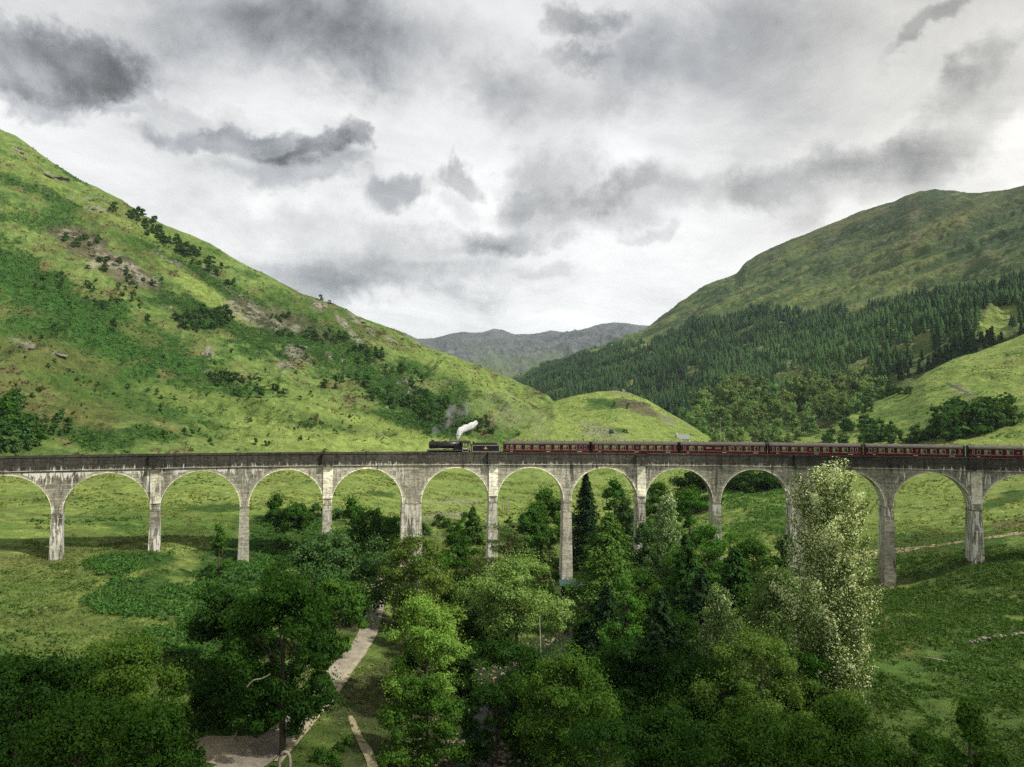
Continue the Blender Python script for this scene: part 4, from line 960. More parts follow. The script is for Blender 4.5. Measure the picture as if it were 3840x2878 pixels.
def broadleaf(h, w, seed, kind='oak', base=.22, nc=46, per=300, size=.27, shape='round', bark=None, lean=0.0, clr=.19, upright=0.0, tips=0.0, lobes=True):
    rng = np.random.default_rng(seed); C = []
    while len(C) < nc:
        z = rng.random(); a = rng.uniform(0, 2 * math.pi); q = rng.random() ** .5
        if shape == 'round': prof = math.sqrt(max(0, 1 - (2 * z - .92) ** 2 * .98)) if z > .1 else .62
        elif shape == 'cone': prof = (1 - z) ** .75 * .95 + .06
        elif shape == 'column': prof = (.50 + .5 * math.sin(min(1, z * 1.35 + .12) * math.pi)) * (1 - .55 * max(0, z - .72) / .28)
        elif shape == 'dome': prof = math.sqrt(max(0, 1 - z ** 2)) * 1.0
        else: prof = 1
        prof *= 1 + .22 * math.sin(a * 2 + seed) + .12 * math.sin(a * 5 + seed * 2 + z * 7)
        r = prof * w / 2 * q; C.append((math.cos(a) * r, math.sin(a) * r, h * (base + (1 - base) * z * .95), prof))
    C = np.array(C); R_c = w * clr * rng.uniform(.55, 1.15, nc) * (0.55 + .45 * np.minimum(1, C[:, 3]))
    C = C[:, :3]; C[:, 0] += lean * C[:, 2]
    if nc >= 35 and lobes:      # group the clumps into lobes with dark gaps between them
        C0 = C.copy(); K = max(9, nc // 4); lb = C[rng.permutation(nc)[:K]]; lr = w * .17 * rng.uniform(.7, 1.25, K)
        own = rng.integers(0, K, nc); dd = rng.normal(size=(nc, 3)) + (lb[own] - np.array([0, 0, h * .5])) / (w * .5) * .8 + np.array([0, 0, .75]); dd /= np.linalg.norm(dd, axis=1, keepdims=True)
        C = lb[own] + dd * lr[own][:, None] * rng.uniform(.55, 1.0, (nc, 1)) * np.array([1, 1, .8]); kp = rng.random(nc) < .42; C[kp] = C0[kp]; C[:, 2] = np.clip(C[:, 2], .3, h - R_c * .6); R_c = R_c * .94
    if upright: R_c *= .75
    P, N, S, sh = cloud_leaves(C, R_c, rng, per, size, flat=.75 if not upright else 1.0 + upright, up=.35, jit=.36)
    # loose sprays that break up the outline
    k = int(nc * per * .10); ax = C[rng.integers(0, nc, k)]; d = rng.normal(size=(k, 3)); d[:, 2] = np.abs(d[:, 2]) * .8; d /= np.linalg.norm(d, axis=1, keepdims=True)
    P = np.concatenate([P, ax + d * (w * clr * rng.uniform(.9, 1.5, k))[:, None]]); N = np.concatenate([N, d + rng.normal(size=(k, 3)) * .6]); S = np.concatenate([S, size * rng.uniform(.5, 1, k)]); sh = np.concatenate([sh, rng.uniform(.2, 1, k)])
    if tips:
        top = (P[:, 2] > h * .15) & (rng.random(len(P)) < tips); sh[top] = 2.0
    V, F_ = kites(P, N, S, rng)
    mb = MB(); tt = np.array([lean * h * .8, 0, h * .82]); b0 = np.zeros(3); r0 = max(.07, h * .017)
    mb.tube([(0, 0, -.6), (0, 0, 0), tt * .5 + rng.normal(size=3) * .12, tt], [r0 * 1.5, r0 * 1.15, r0 * .8, r0 * .2], 8)
    limbs(mb, np.array([0, 0, h * base * .5]), C[rng.integers(0, nc, 16)], r0, rng, tt)
    return (V, F_, sh, kind, mb, bark or m_bark)
def poplar(h, w, seed, kind='pale', n_sh=90, tipfrac=.38, per=230, size=.20, base=.06, bark=None, prof=None, whitetop=False):
    """upright shoots crowded round a stem, each a spray of small leaves"""
    rng = np.random.default_rng(seed); P = []; N = []; S = []; SH = []; mb = MB()
    mb.tube([(0, 0, -.6), (.05, 0, h * .4), (0, .1, h * .93)], [h * .014, h * .009, .03], 8)
    for k in range(n_sh):
        z = (k + rng.random()) / n_sh; a = rng.uniform(0, 2 * math.pi)
        pr = prof(z) if prof else (.55 + .45 * math.sin(min(1, z * 1.2 + .15) * math.pi)) * (1 - .65 * max(0, z - .8) / .2)
        q = rng.uniform(.25, 1.0) ** .6; r = pr * w / 2 * q
        z0 = h * (base + (1 - base) * z * .90); ln = (h * .055 + w * .14) * rng.uniform(.6, 1.3)
        b = np.array([math.cos(a) * r * .35, math.sin(a) * r * .35, z0 - ln * .6]); e = np.array([math.cos(a) * r, math.sin(a) * r, z0 + ln * .75])
        sprig = rng.uniform(.25, 1.6)
        if k % 2 == 0: mb.tube([b * np.array([.1, .1, 1]), (b + e) / 2, e], [.05, .035, .012], 4, cap=False)
        t = rng.random(per) ** .8; c = b[None] + (e - b)[None] * t[:, None]
        sp = (w * .075 + .05) * (1.2 - t * .85) * rng.uniform(.7, 1.25)
        o = rng.normal(size=(per, 3)) * sp[:, None] * np.array([1, 1, .9]); P.append(c + o); N.append(o / sp[:, None] + rng.normal(size=(per, 3)) * .6 + np.array([0, 0, .3]))
        S.append(size * rng.uniform(.55, 1.3, per)); s_h = np.clip(rng.normal(.45, .3, per), 0, 1)
        tp = tipfrac * (.55 + .9 * t) * (.4 + .6 * min(1, z * 1.7)) * (1 if not whitetop else max(0, z - .35) / .65) ; s_h[rng.random(per) < tp * sprig] = 2.0; SH.append(s_h)
    P, N, S, SH = map(np.concatenate, (P, N, S, SH)); V, F_ = kites(P, N, S, rng)
    return (V, F_, SH, kind, mb, bark or m_bark)
def conifer(h, w, seed, kind='spruce', whorls=26, nb=9, per=46, size=.26, base=.06, droop=.25, gap=0.0, power=.9, fl=.18, bark=None, tw=.16):
    rng = np.random.default_rng(seed); P = []; N = []; S = []; SH = []; TD = []; mb = MB(); size *= 1.35; nb = int(nb * 1.35)
    mb.tube([(0, 0, -.6), (0, 0, h * .5), (0, 0, h * .985)], [h * .018, h * .011, .02], 8)
    for k in range(whorls):
        z = k / whorls; zz = h * (base + (1 - base) * z); L = w / 2 * ((1 - z) ** power) + .12
        for j in range(nb):
            if rng.random() < gap: continue
            a = rng.uniform(0, 2 * math.pi); l = L * rng.uniform(.6, 1.18); dr = droop * rng.uniform(.4, 1.4)
            dirv_ = np.array([math.cos(a), math.sin(a), 0]); m = max(6, int(per * (l / (w / 2) + .15)))
            t = rng.random(m) ** .7; lat = rng.normal(size=m) * l * tw * (1.1 - t * .6)
            side = np.array([-math.sin(a), math.cos(a), 0])
            c = dirv_ * (t * l)[:, None] + side * lat[:, None]; c[:, 2] = zz - dr * l * (t ** 1.3) + .12 * l * np.maximum(0, t - .75) * 4 * .3 - np.abs(lat) * .25 + rng.normal(size=m) * fl
            P.append(c); N.append(np.tile([0, 0, 1.0], (m, 1)) + dirv_ * .55 + rng.normal(size=(m, 3)) * .42); TD.append(np.tile(dirv_, (m, 1)) + side * np.sign(lat)[:, None] * .7)
            S.append(size * rng.uniform(.6, 1.3, m)); SH.append(np.clip(rng.normal(.25, .2, m) + t * .5, 0, 1))
            if l > w * .25 and rng.random() < .35: mb.tube([(0, 0, zz), tuple(dirv_ * l * .85 + np.array([0, 0, zz - dr * l * .8]))], [.05, .015], 4, cap=False)
    P, N, S, SH, TD = map(np.concatenate, (P, N, S, SH, TD)); V, F_ = kites(P, N, S, rng, .42, TD)
    return (V, F_, SH, kind, mb, bark or m_bark)
def scots(h, w, seed, kind='pine'):
    rng = np.random.default_rng(seed); mb = MB(); C = []
    mb.tube([(0, 0, -.6), (.2, 0, h * .45), (-.1, .1, h * .92)], [h * .022, h * .015, h * .004], 8)
    for k in range(34):
        z = rng.uniform(.30, 1); a = rng.uniform(0, 2 * math.pi); r = w / 2 * (1 - .55 * max(0, z - .5)) * rng.uniform(.2, 1); p = np.array([math.cos(a) * r, math.sin(a) * r, h * z]); C.append(p)
        if k % 2: mb.tube([(0, 0, h * z * .86), p * np.array([.6, .6, .98]), p], [.09, .06, .02], 5, cap=False)
    C = np.array(C); P, N, S, sh = cloud_leaves(C, w * .14 * rng.uniform(.6, 1.2, len(C)), rng, 260, .17, flat=.34, up=.5, jit=.6); V, F_ = kites(P, N, S, rng, .4)
    return (V, F_, sh, kind, mb, m_scots)

_cache = {}
def make_tree(spec, name, loc, label, cat, rz=0.0, scale=1.0, group=None, parts=True):
    """spec is a generated tree; meshes are shared between repeats"""
    key = id(spec)
    if key not in _cache:
        V, F_, sh, kind, mb, bark = spec
        me_c = mesh_np('crown', V, F_, LM[kind], fattr=sh, do_link=False).data
        me_t = mb.build('trunk', bark, do_link=False).data
        _cache[key] = (me_c, me_t, spec)
    me_c, me_t, _ = _cache[key]
    r = tag(empty(name, loc, rz), label, cat, group); r.scale = (scale, scale, scale)
    for nm, me in (('trunk', me_t), ('crown', me_c)):
        o = bpy.data.objects.new(nm, me); link(o); o.parent = r
    return r
def at_view(vx, d):
    r = rays(vx, 950.); x, y = r[0] * d, r[1] * d; return x, y, gz(x, y)
def top_h(vx, vtop, d, z):
    return CAM_Z + rays(vx, vtop)[2] * d - z
def px_w(w, d): return w / (F_PX / SC) * d

# ---- the large trees of the foreground: kind, view x, view y of the top, distance, crown width in view units, ...
def big(fn, name, cat, label, vx, vtop, d, wv, seed, **k):
    x, y, z = at_view(vx, d); h = top_h(vx, vtop, d, z); w = px_w(wv, d) * 1.08
    if fn is scots: pass
    elif fn is broadleaf: k['size'] = k.get('size', .2) * 1.22; k['per'] = int(k.get('per', 300) * 1.12); k.setdefault('lobes', d < 125)
    else: k['size'] = k.get('size', .2) * 1.12
    sp = fn(h, w, seed, **k); return make_tree(sp, name, (x, y, z - .05), label, cat, rz=random.random() * 0)
BL = broadleaf
big(BL, 'oak_tree', 'tree', 'big dark oak with a bare trunk standing left of the gravel road', 624, 1238, 80, 232, 11, kind='oak', nc=140, per=380, size=.155, clr=.135, base=.20)
big(BL, 'oak_tree', 'tree', 'dark leafy tree filling the left side of the big oak beside the bright bracken', 500, 1275, 104, 150, 12, kind='dark', nc=60, per=300, size=.19, clr=.16, base=.05, shape='dome')
big(BL, 'ash_tree', 'tree', 'green rounded tree between the big oak and the bend of the road', 730, 1242, 112, 96, 13, kind='mid', nc=50, per=280, size=.19, base=.08)
big(BL, 'willow_tree', 'tree', 'large rounded grey-green willow standing left of the road near the viaduct', 712, 1152, 131, 188, 14, kind='willow', nc=80, per=300, size=.22, base=.05, shape='dome', clr=.15)
big(BL, 'birch_tree', 'tree', 'birch with white branches showing right of the road below the wide pier', 903, 1152, 128, 128, 15, kind='yellow', nc=60, per=240, size=.19, base=.08, shape='round', bark=m_birch)
big(BL, 'birch_tree', 'tree', 'yellow-green tree with feathery top just in front of the birch', 938, 1222, 116, 92, 16, kind='yellow', nc=40, per=260, size=.18, base=.15)
big(BL, 'rowan_tree', 'tree', 'tall light green tree with blossom-like leaves right of the road', 925, 1286, 95, 165, 17, kind='light', nc=85, per=330, size=.15, base=.10, clr=.14, shape='round')
big(BL, 'ash_tree', 'tree', 'yellowish tree leaning against the right side of the tall light green tree', 975, 1300, 98, 90, 18, kind='yellow', nc=45, per=260, size=.15, base=.2)
big(BL, 'ash_tree', 'tree', 'dark green tree below the tall light green tree, nearest the stony river', 930, 1455, 82, 150, 19, kind='mid', nc=70, per=320, size=.14, base=.05, shape='dome', clr=.15)
big(BL, 'willow_tree', 'tree', 'bright pale green tree above the footbridge with a thin pale stem below it', 1118, 1205, 119, 180, 20, kind='pale2', lobes=False, nc=95, per=300, size=.17, base=.22, clr=.15)
big(scots, 'scots_pine', 'tree', 'scots pine with flat layered foliage in front of the sixth pier from the left', 1098, 1138, 140, 130, 21)
big(scots, 'scots_pine', 'tree', 'lower scots pine with orange branches between the birch and the tall bare pier', 1050, 1200, 133, 120, 22)
big(BL, 'ash_tree', 'tree', 'rounded green tree standing alone at the bottom centre beside the river', 1222, 1410, 80, 225, 23, kind='light3', lobes=False, nc=100, per=380, size=.14, base=.06, clr=.13, shape='round')
big(conifer, 'larch_tree', 'tree', 'broad green larch covering the foot of the pier right of the tall bare pier', 1316, 1104, 136, 260, 24, kind='fir', power=.75, whorls=34, nb=11, per=54, size=.24, droop=.30)
big(conifer, 'spruce_tree', 'tree', 'dark layered spruce below the broad larch, right of the hut', 1310, 1262, 118, 150, 25, kind='spruce', whorls=26, nb=10, per=50, size=.21, droop=.35)
big(BL, 'ash_tree', 'tree', 'narrow green tree with bright leaf tips in front of the dark spruce', 1352, 1240, 108, 90, 26, kind='mid', nc=55, per=260, size=.15, base=.1, shape='cone')
big(poplar, 'poplar_tree', 'tree', 'slender poplar with whitish leaf tips at its peak, seen through an arch', 1440, 1058, 150, 86, 27, kind='blue', n_sh=80, per=170, size=.20, tipfrac=.5, whitetop=True)
big(BL, 'willow_tree', 'tree', 'soft blue-green tree left of the white-tipped poplar', 1390, 1125, 147, 95, 28, kind='willow', nc=50, per=240, size=.20, base=.1, shape='cone')
big(BL, 'ash_tree', 'tree', 'broad mid-green tree with drooping top right of the white-tipped poplar', 1535, 1132, 140, 165, 29, kind='mid', nc=80, per=300, size=.19, base=.05, clr=.15)
big(BL, 'ash_tree', 'tree', 'rounded green tree left of the tall pale flecked tree, touching the broad mid-green tree', 1625, 1165, 136, 130, 30, kind='mid', nc=60, per=280, size=.19, base=.05, shape='dome')
big(conifer, 'spruce_tree', 'tree', 'dark spruce with bright edges to its layered branches, lower centre right', 1512, 1222, 110, 175, 31, kind='spruce', whorls=24, nb=11, per=55, size=.20, droop=.42, fl=.10)
big(conifer, 'spruce_tree', 'tree', 'very dark spruce left of the layered one, bluish at the top', 1426, 1268, 99, 140, 32, kind='spruce', whorls=26, nb=11, per=50, size=.17, droop=.42, fl=.10)
big(poplar, 'poplar_tree', 'tree', 'pale young poplar with pointed shoots in front of the layered spruce', 1552, 1268, 99, 125, 33, kind='blue', n_sh=60, per=200, size=.15, tipfrac=.25)
big(poplar, 'poplar_tree', 'tree', 'wide light green poplar with many upright shoots beside the tall pale flecked tree', 1680, 1232, 104, 165, 34, kind='blue', n_sh=110, per=210, size=.16, tipfrac=.10)
big(BL, 'larch_tree', 'tree', 'feathery olive-green tree with its branches showing, lower right of centre', 1640, 1378, 84, 235, 35, kind='yellow', nc=120, per=300, size=.115, base=.12, clr=.12, shape='dome')
big(BL, 'ash_tree', 'tree', 'dark green tree between the olive-green tree and the layered spruce', 1490, 1425, 92, 150, 36, kind='dark', nc=80, per=300, size=.15, base=.02, shape='dome')
big(BL, 'alder_tree', 'tree', 'dark tree below the narrow green tree and left of the very dark spruce', 1365, 1385, 96, 130, 37, kind='dark', nc=70, per=300, size=.15, base=.02, shape='dome')
big(BL, 'alder_tree', 'tree', 'dark tree at the bottom edge right of the lone rounded tree', 1430, 1535, 72, 200, 38, kind='dark', nc=85, per=330, size=.13, base=.0, shape='dome')
big(BL, 'alder_tree', 'tree', 'mid-green tree at the bottom edge under the olive-green tree', 1640, 1548, 67, 270, 39, kind='oak', nc=100, per=330, size=.12, base=.0, shape='dome')
big(BL, 'alder_tree', 'tree', 'green bushy tree at the foot of the tall pale flecked tree', 1800, 1520, 76, 150, 40, kind='oak', nc=70, per=300, size=.13, base=.0, shape='dome')
big(BL, 'oak_tree', 'tree', 'dark leafy tree at the left with brighter leaf tips, nearest to the gravel lay-by', 262, 1392, 80, 235, 41, kind='light3', nc=110, per=350, size=.135, base=.02, shape='dome', clr=.13)
big(BL, 'oak_tree', 'tree', 'dark tree in the lower left corner of the view', 60, 1418, 76, 270, 42, kind='dark', nc=100, per=340, size=.14, base=.0, shape='dome', clr=.14)
big(BL, 'oak_tree', 'tree', 'low dark tree at the bottom edge right of the corner tree', 185, 1530, 62, 250, 43, kind='oak', nc=100, per=330, size=.11, base=.0, shape='dome')
big(BL, 'oak_tree', 'tree', 'small green tree at the bottom left edge next to the sandy lay-by', 345, 1540, 68, 150, 44, kind='oak', nc=70, per=300, size=.115, base=.0, shape='dome')
big(BL, 'ash_tree', 'tree', 'bushy dark green tree at the foot of the big oak beside the lay-by', 520, 1440, 88, 130, 45, kind='dark', nc=60, per=300, size=.14, base=.0, shape='dome')
big(BL, 'hawthorn_tree', 'tree', 'sparse young tree beside the third pier from the left', 478, 1132, 150, 50, 46, kind='mid', nc=22, per=110, size=.19, base=.12, shape='cone', clr=.2)
big(conifer, 'spruce_tree', 'tree', 'tall black-green spruce standing behind the viaduct and filling an arch', 1266, 1018, 186, 104, 47, kind='spruce', whorls=34, nb=10, per=48, size=.30, droop=.25, fl=.2, gap=.1)
big(BL, 'ash_tree', 'tree', 'dense green tree behind the tall bare pier', 1183, 1052, 202, 82, 48, kind='mid', nc=55, per=240, size=.28, base=.05)
big(BL, 'ash_tree', 'tree', 'bushy tree lower left of the dense one behind the tall bare pier', 1148, 1095, 192, 70, 49, kind='mid', nc=45, per=220, size=.27, base=.0, shape='dome')
big(BL, 'ash_tree', 'tree', 'round dark tree right of the black-green spruce, under the same arch', 1328, 1034, 205, 70, 50, kind='mid', nc=45, per=220, size=.28, base=.0, shape='dome')
big(BL, 'willow_tree', 'tree', 'willow behind the viaduct with silvery leaves right of the round dark tree', 1352, 1078, 190, 90, 51, kind='willow', nc=50, per=240, size=.26, base=.0, shape='dome')
big(BL, 'ash_tree', 'tree', 'leafy tree at the left side of the arch with the white-tipped poplar', 1424, 1042, 222, 80, 52, kind='mid', nc=50, per=220, size=.30, base=.0, shape='dome')
big(BL, 'ash_tree', 'tree', 'neat round tree on the slope right of the white-tipped poplar', 1488, 1056, 212, 62, 53, kind='mid', nc=45, per=220, size=.27, base=.0, shape='round')
big(BL, 'oak_tree', 'tree', 'dark tree in the top of the arch right of the neat round tree', 1500, 1018, 262, 100, 54, kind='oak', nc=50, per=200, size=.36, base=.0, shape='dome')
big(BL, 'oak_tree', 'tree', 'wide dark tree behind the green mound, left part of the dark clump', 1606, 1014, 300, 80, 55, kind='dark', nc=55, per=200, size=.40, base=.0, shape='dome')
big(BL, 'oak_tree', 'tree', 'wide dark tree behind the green mound, right part of the dark clump', 1670, 1018, 300, 66, 56, kind='dark', nc=55, per=200, size=.40, base=.0, shape='dome')
big(conifer, 'spruce_tree', 'tree', 'small bright conifer behind the viaduct left of the rocky patch of field', 1023, 1094, 196, 62, 57, kind='fir', whorls=20, nb=9, per=40, size=.26, droop=.2, power=.8)
big(BL, 'hawthorn_tree', 'tree', 'green tree behind the second visible arch from the wide pier, tallest of its thicket', 762, 1072, 182, 70, 58, kind='mid', nc=40, per=200, size=.25, base=.0, shape='cone')
big(BL, 'hawthorn_tree', 'tree', 'dark bushy tree in the thicket behind the arch left of the wide pier', 815, 1100, 180, 80, 59, kind='oak', nc=45, per=220, size=.25, base=.0, shape='dome')
big(BL, 'hawthorn_tree', 'tree', 'bushy tree touching the left side of the wide pier', 850, 1118, 176, 60, 60, kind='mid', nc=35, per=200, size=.24, base=.0, shape='dome')
big(BL, 'hawthorn_tree', 'tree', 'peaked dark bush behind the arch third from the wide pier', 600, 1070, 196, 52, 61, kind='oak', nc=35, per=180, size=.26, base=.0, shape='cone')
big(BL, 'hawthorn_tree', 'tree', 'low dark bush right of the peaked one, left of a pier', 648, 1088, 192, 62, 62, kind='oak', nc=35, per=180, size=.26, base=.0, shape='dome')
big(BL, 'willow_tree', 'tree', 'round willow bush right of the large grey-green willow', 818, 1158, 152, 56, 63, kind='willow', nc=35, per=220, size=.19, base=.0, shape='dome')
big(BL, 'ash_tree', 'tree', 'dark bush on the river bank left of the scots pines', 990, 1150, 152, 80, 64, kind='oak', nc=45, per=220, size=.21, base=.0, shape='dome')
big(conifer, 'spruce_tree', 'tree', 'small grey-green pine left of the foot of the tall bare pier', 1178, 1172, 146, 52, 65, kind='pine', whorls=16, nb=8, per=36, size=.18, droop=.05)
big(BL, 'alder_tree', 'tree', 'low dark alder under the bright pale green tree', 1110, 1385, 98, 170, 66, kind='dark', nc=60, per=280, size=.15, base=.0, shape='dome')
big(BL, 'alder_tree', 'tree', 'low alder on the far bank right of the footbridge', 1270, 1345, 122, 60, 67, kind='dark', nc=40, per=220, size=.17, base=.0, shape='dome')
big(BL, 'hawthorn_tree', 'tree', 'dark bush at the bottom right corner in front of the field', 2080, 1500, 70, 110, 68, kind='oak', nc=50, per=260, size=.13, base=.0, shape='dome')
big(BL, 'hawthorn_tree', 'tree', 'dim bush at the bottom edge right of the pale flecked tree', 1960, 1560, 66, 130, 69, kind='oak', nc=50, per=260, size=.12, base=.0, shape='dome')
big(conifer, 'yew_tree', 'tree', 'dark pointed conifer between the white-tipped poplar and the layered spruce', 1482, 1150, 128, 130, 111, kind='fir2', whorls=28, nb=10, per=54, size=.20, droop=.3, power=.75)
big(conifer, 'yew_tree', 'tree', 'broad dark conifer right of the layered spruce, behind the wide light poplar', 1585, 1180, 124, 140, 112, kind='fir2', whorls=26, nb=10, per=54, size=.20, droop=.3, power=.7)
# the tall pale tree
def prof_pale(z): return (.62 + .38 * min(1.0, z * 3.2)) * (1 - .42 * max(0, z - .90) / .10) * (1 + .16 * math.sin(z * 19) + .1 * math.sin(z * 43))
big(poplar, 'poplar_tree', 'tree', 'tall columnar tree flecked with pale cream leaves rising above the train on the right', 1786, 990, 93, 172, 70, kind='pale', n_sh=160, per=480, size=.12, tipfrac=.44, prof=prof_pale, base=.02)


for (vx, vt, d, w, kd, sd, lab) in [
    (895, 1400, 100, 80, 'dark', 81, 'dark bushy tree between the road and the tall light green tree'), (1010, 1400, 100, 100, 'dark', 82, 'dark tree right of the tall light green tree above the river'),
    (1020, 1250, 128, 80, 'mid', 83, 'green tree left of the bright pale green tree'), (1310, 1500, 84, 110, 'dark', 84, 'very dark tree right of the lone rounded tree'), (1130, 1470, 90, 100, 'dark', 85, 'dark tree left of the lone rounded tree'),
    (1560, 1440, 88, 150, 'oak', 86, 'dark tree left of the feathery olive-green tree'), (1745, 1380, 92, 110, 'mid', 87, 'green tree touching the left side of the tall pale flecked tree'), (1560, 1560, 66, 200, 'dark', 88, 'dark tree at the bottom edge between its two neighbours right of centre'),
    (1300, 1560, 66, 190, 'dark', 89, 'dark tree at the bottom edge below the very dark tree'), (1470, 1190, 138, 70, 'mid', 90, 'green tree in front of the white-tipped poplar'), (1392, 1240, 122, 80, 'oak', 91, 'dark green tree at the foot of the broad larch'),
    (1620, 1280, 112, 110, 'oak', 92, 'dark green tree behind the pale young poplar'), (1470, 1330, 106, 100, 'dark', 93, 'dark tree between the two layered spruces'), (1080, 1280, 124, 70, 'oak', 94, 'dark tree beside the footbridge'),
    (1078, 1478, 84, 95, 'dark', 102, 'dark tree overhanging the river between the dark one and the lone rounded tree'), (1170, 1262, 140, 60, 'mid', 95, 'green tree left of the foot of the tallest pier'), (960, 1200, 140, 70, 'mid', 96, 'green tree right of the birch below the wide pier'), (1000, 1210, 138, 60, 'oak', 97, 'dark green tree between the birch and the scots pines'),
    (1700, 1150, 150, 60, 'willow', 98, 'willow just left of the tall pale flecked tree near the viaduct'), (560, 1330, 96, 130, 'dark', 99, 'dark tree between the big oak and the bracken slope'), (1880, 1590, 68, 120, 'oak', 101, 'low tree at the bottom edge left of the dim bush')]:
    big(BL, 'alder_tree', 'tree', lab, vx, vt, d, w, sd, kind=kd, nc=55, per=260, size=.0014 * d, base=.0, shape='dome')
# ---- repeats: shrubs of the valley floor
rng = np.random.default_rng(7)
shr = [BL(3.2, 4.2, 500 + k, kind=kd, nc=16, per=110, size=.20, base=.0, shape='dome', clr=.22) for k, kd in enumerate(('oak', 'dark', 'mid', 'scrub', 'willow', 'light'))]
def in_poly(x, y, poly):
    c = False; n = len(poly)
    for i in range(n):
        (x1, y1), (x2, y2) = poly[i], poly[(i + 1) % n]
        if (y1 > y) != (y2 > y) and x < (x2 - x1) * (y - y1) / (y2 - y1) + x1: c = not c
    return c
VZ = {  # zones of shrubs in view coordinates of their feet
 'shrubs between the big trees of the wooded river bank': ([(850,1658),(1000,1500),(860,1350),(880,1230),(1180,1230),(1220,1320),(1400,1240),(1700,1250),(1880,1650)], 70, (.45, 1.1), 'dark shrub in the undergrowth between the trees of the wooded river bank', (0, 1, 2, 3, 1)),
 'shrubs left of the gravel road': ([(430,1250),(600,1130),(790,1240),(770,1330),(700,1420),(420,1400)], 36, (.35, .9), 'low green shrub on the slope left of the gravel road', (0, 2, 3, 4)),
 'shrubs behind the middle piers': ([(570,1110),(700,1120),(860,1160),(1040,1170),(1200,1150),(1250,1150),(1540,1140),(1700,1150),(1480,1100),(1200,1120),(1000,1130),(800,1120)], 40, (.4, 1.2), 'bush at the foot of the middle piers behind the viaduct', (0, 2, 4, 2)),
 'shrubs along the bottom edge': ([(0,1500),(420,1560),(430,1658),(0,1658)], 16, (.5, .9), 'dark shrub beneath the trees in the lower left corner', (0, 1, 3)),
 'bushes between the road and the footpath': ([(650,1658),(700,1600),(750,1600),(800,1658)], 7, (.25, .45), 'small bush between the gravel road and the narrow footpath', (0, 2))}
ROAD_V = [(470,1700),(560,1640),(640,1562),(690,1510),(745,1440),(790,1390),(810,1340),(818,1300),(822,1258)]
def near_road(vx, vy, m=26):
    p = np.array(ROAD_V, float); X_ = np.interp(vy, p[::-1, 1], p[::-1, 0]); return abs(vx - X_) < m * (.5 + (vy - 1250) / 300)
def foot_at(vx, vy):
    r = rays(vx, vy); d = 140.0
    for _ in range(25):
        z = gz(r[0] * d, r[1] * d); d += ((CAM_Z + r[2] * d) - z) / (-r[2] + .02) * .7
    return r[0] * d, r[1] * d, gz(r[0] * d, r[1] * d), d
for g, (poly, n, sc, lab, kinds) in VZ.items():
    px = [p[0] for p in poly]; py = [p[1] for p in poly]; c = 0; tr = 0
    while c < n and tr < 4000:
        tr += 1; vx = rng.uniform(min(px), max(px)); vy = rng.uniform(min(py), max(py))
        if not in_poly(vx, vy, poly) or near_road(vx, vy): continue
        if 960 < vx < 1060 and vy > 1540: continue
        x, y, z, d = foot_at(vx, vy)
        dv = min(abs(np.hypot(x - CXV, y - CYV) - RAD - 2.6), 99)
        if dv < 4.2 and min(np.hypot(x - q[0], y - q[1]) for q in PP) < 5.0: continue
        if z < .2: continue
        make_tree(shr[kinds[rng.integers(len(kinds))]], 'shrub', (x, y, z - .15), lab, 'shrub', rng.uniform(0, 6.28), rng.uniform(*sc), g); c += 1

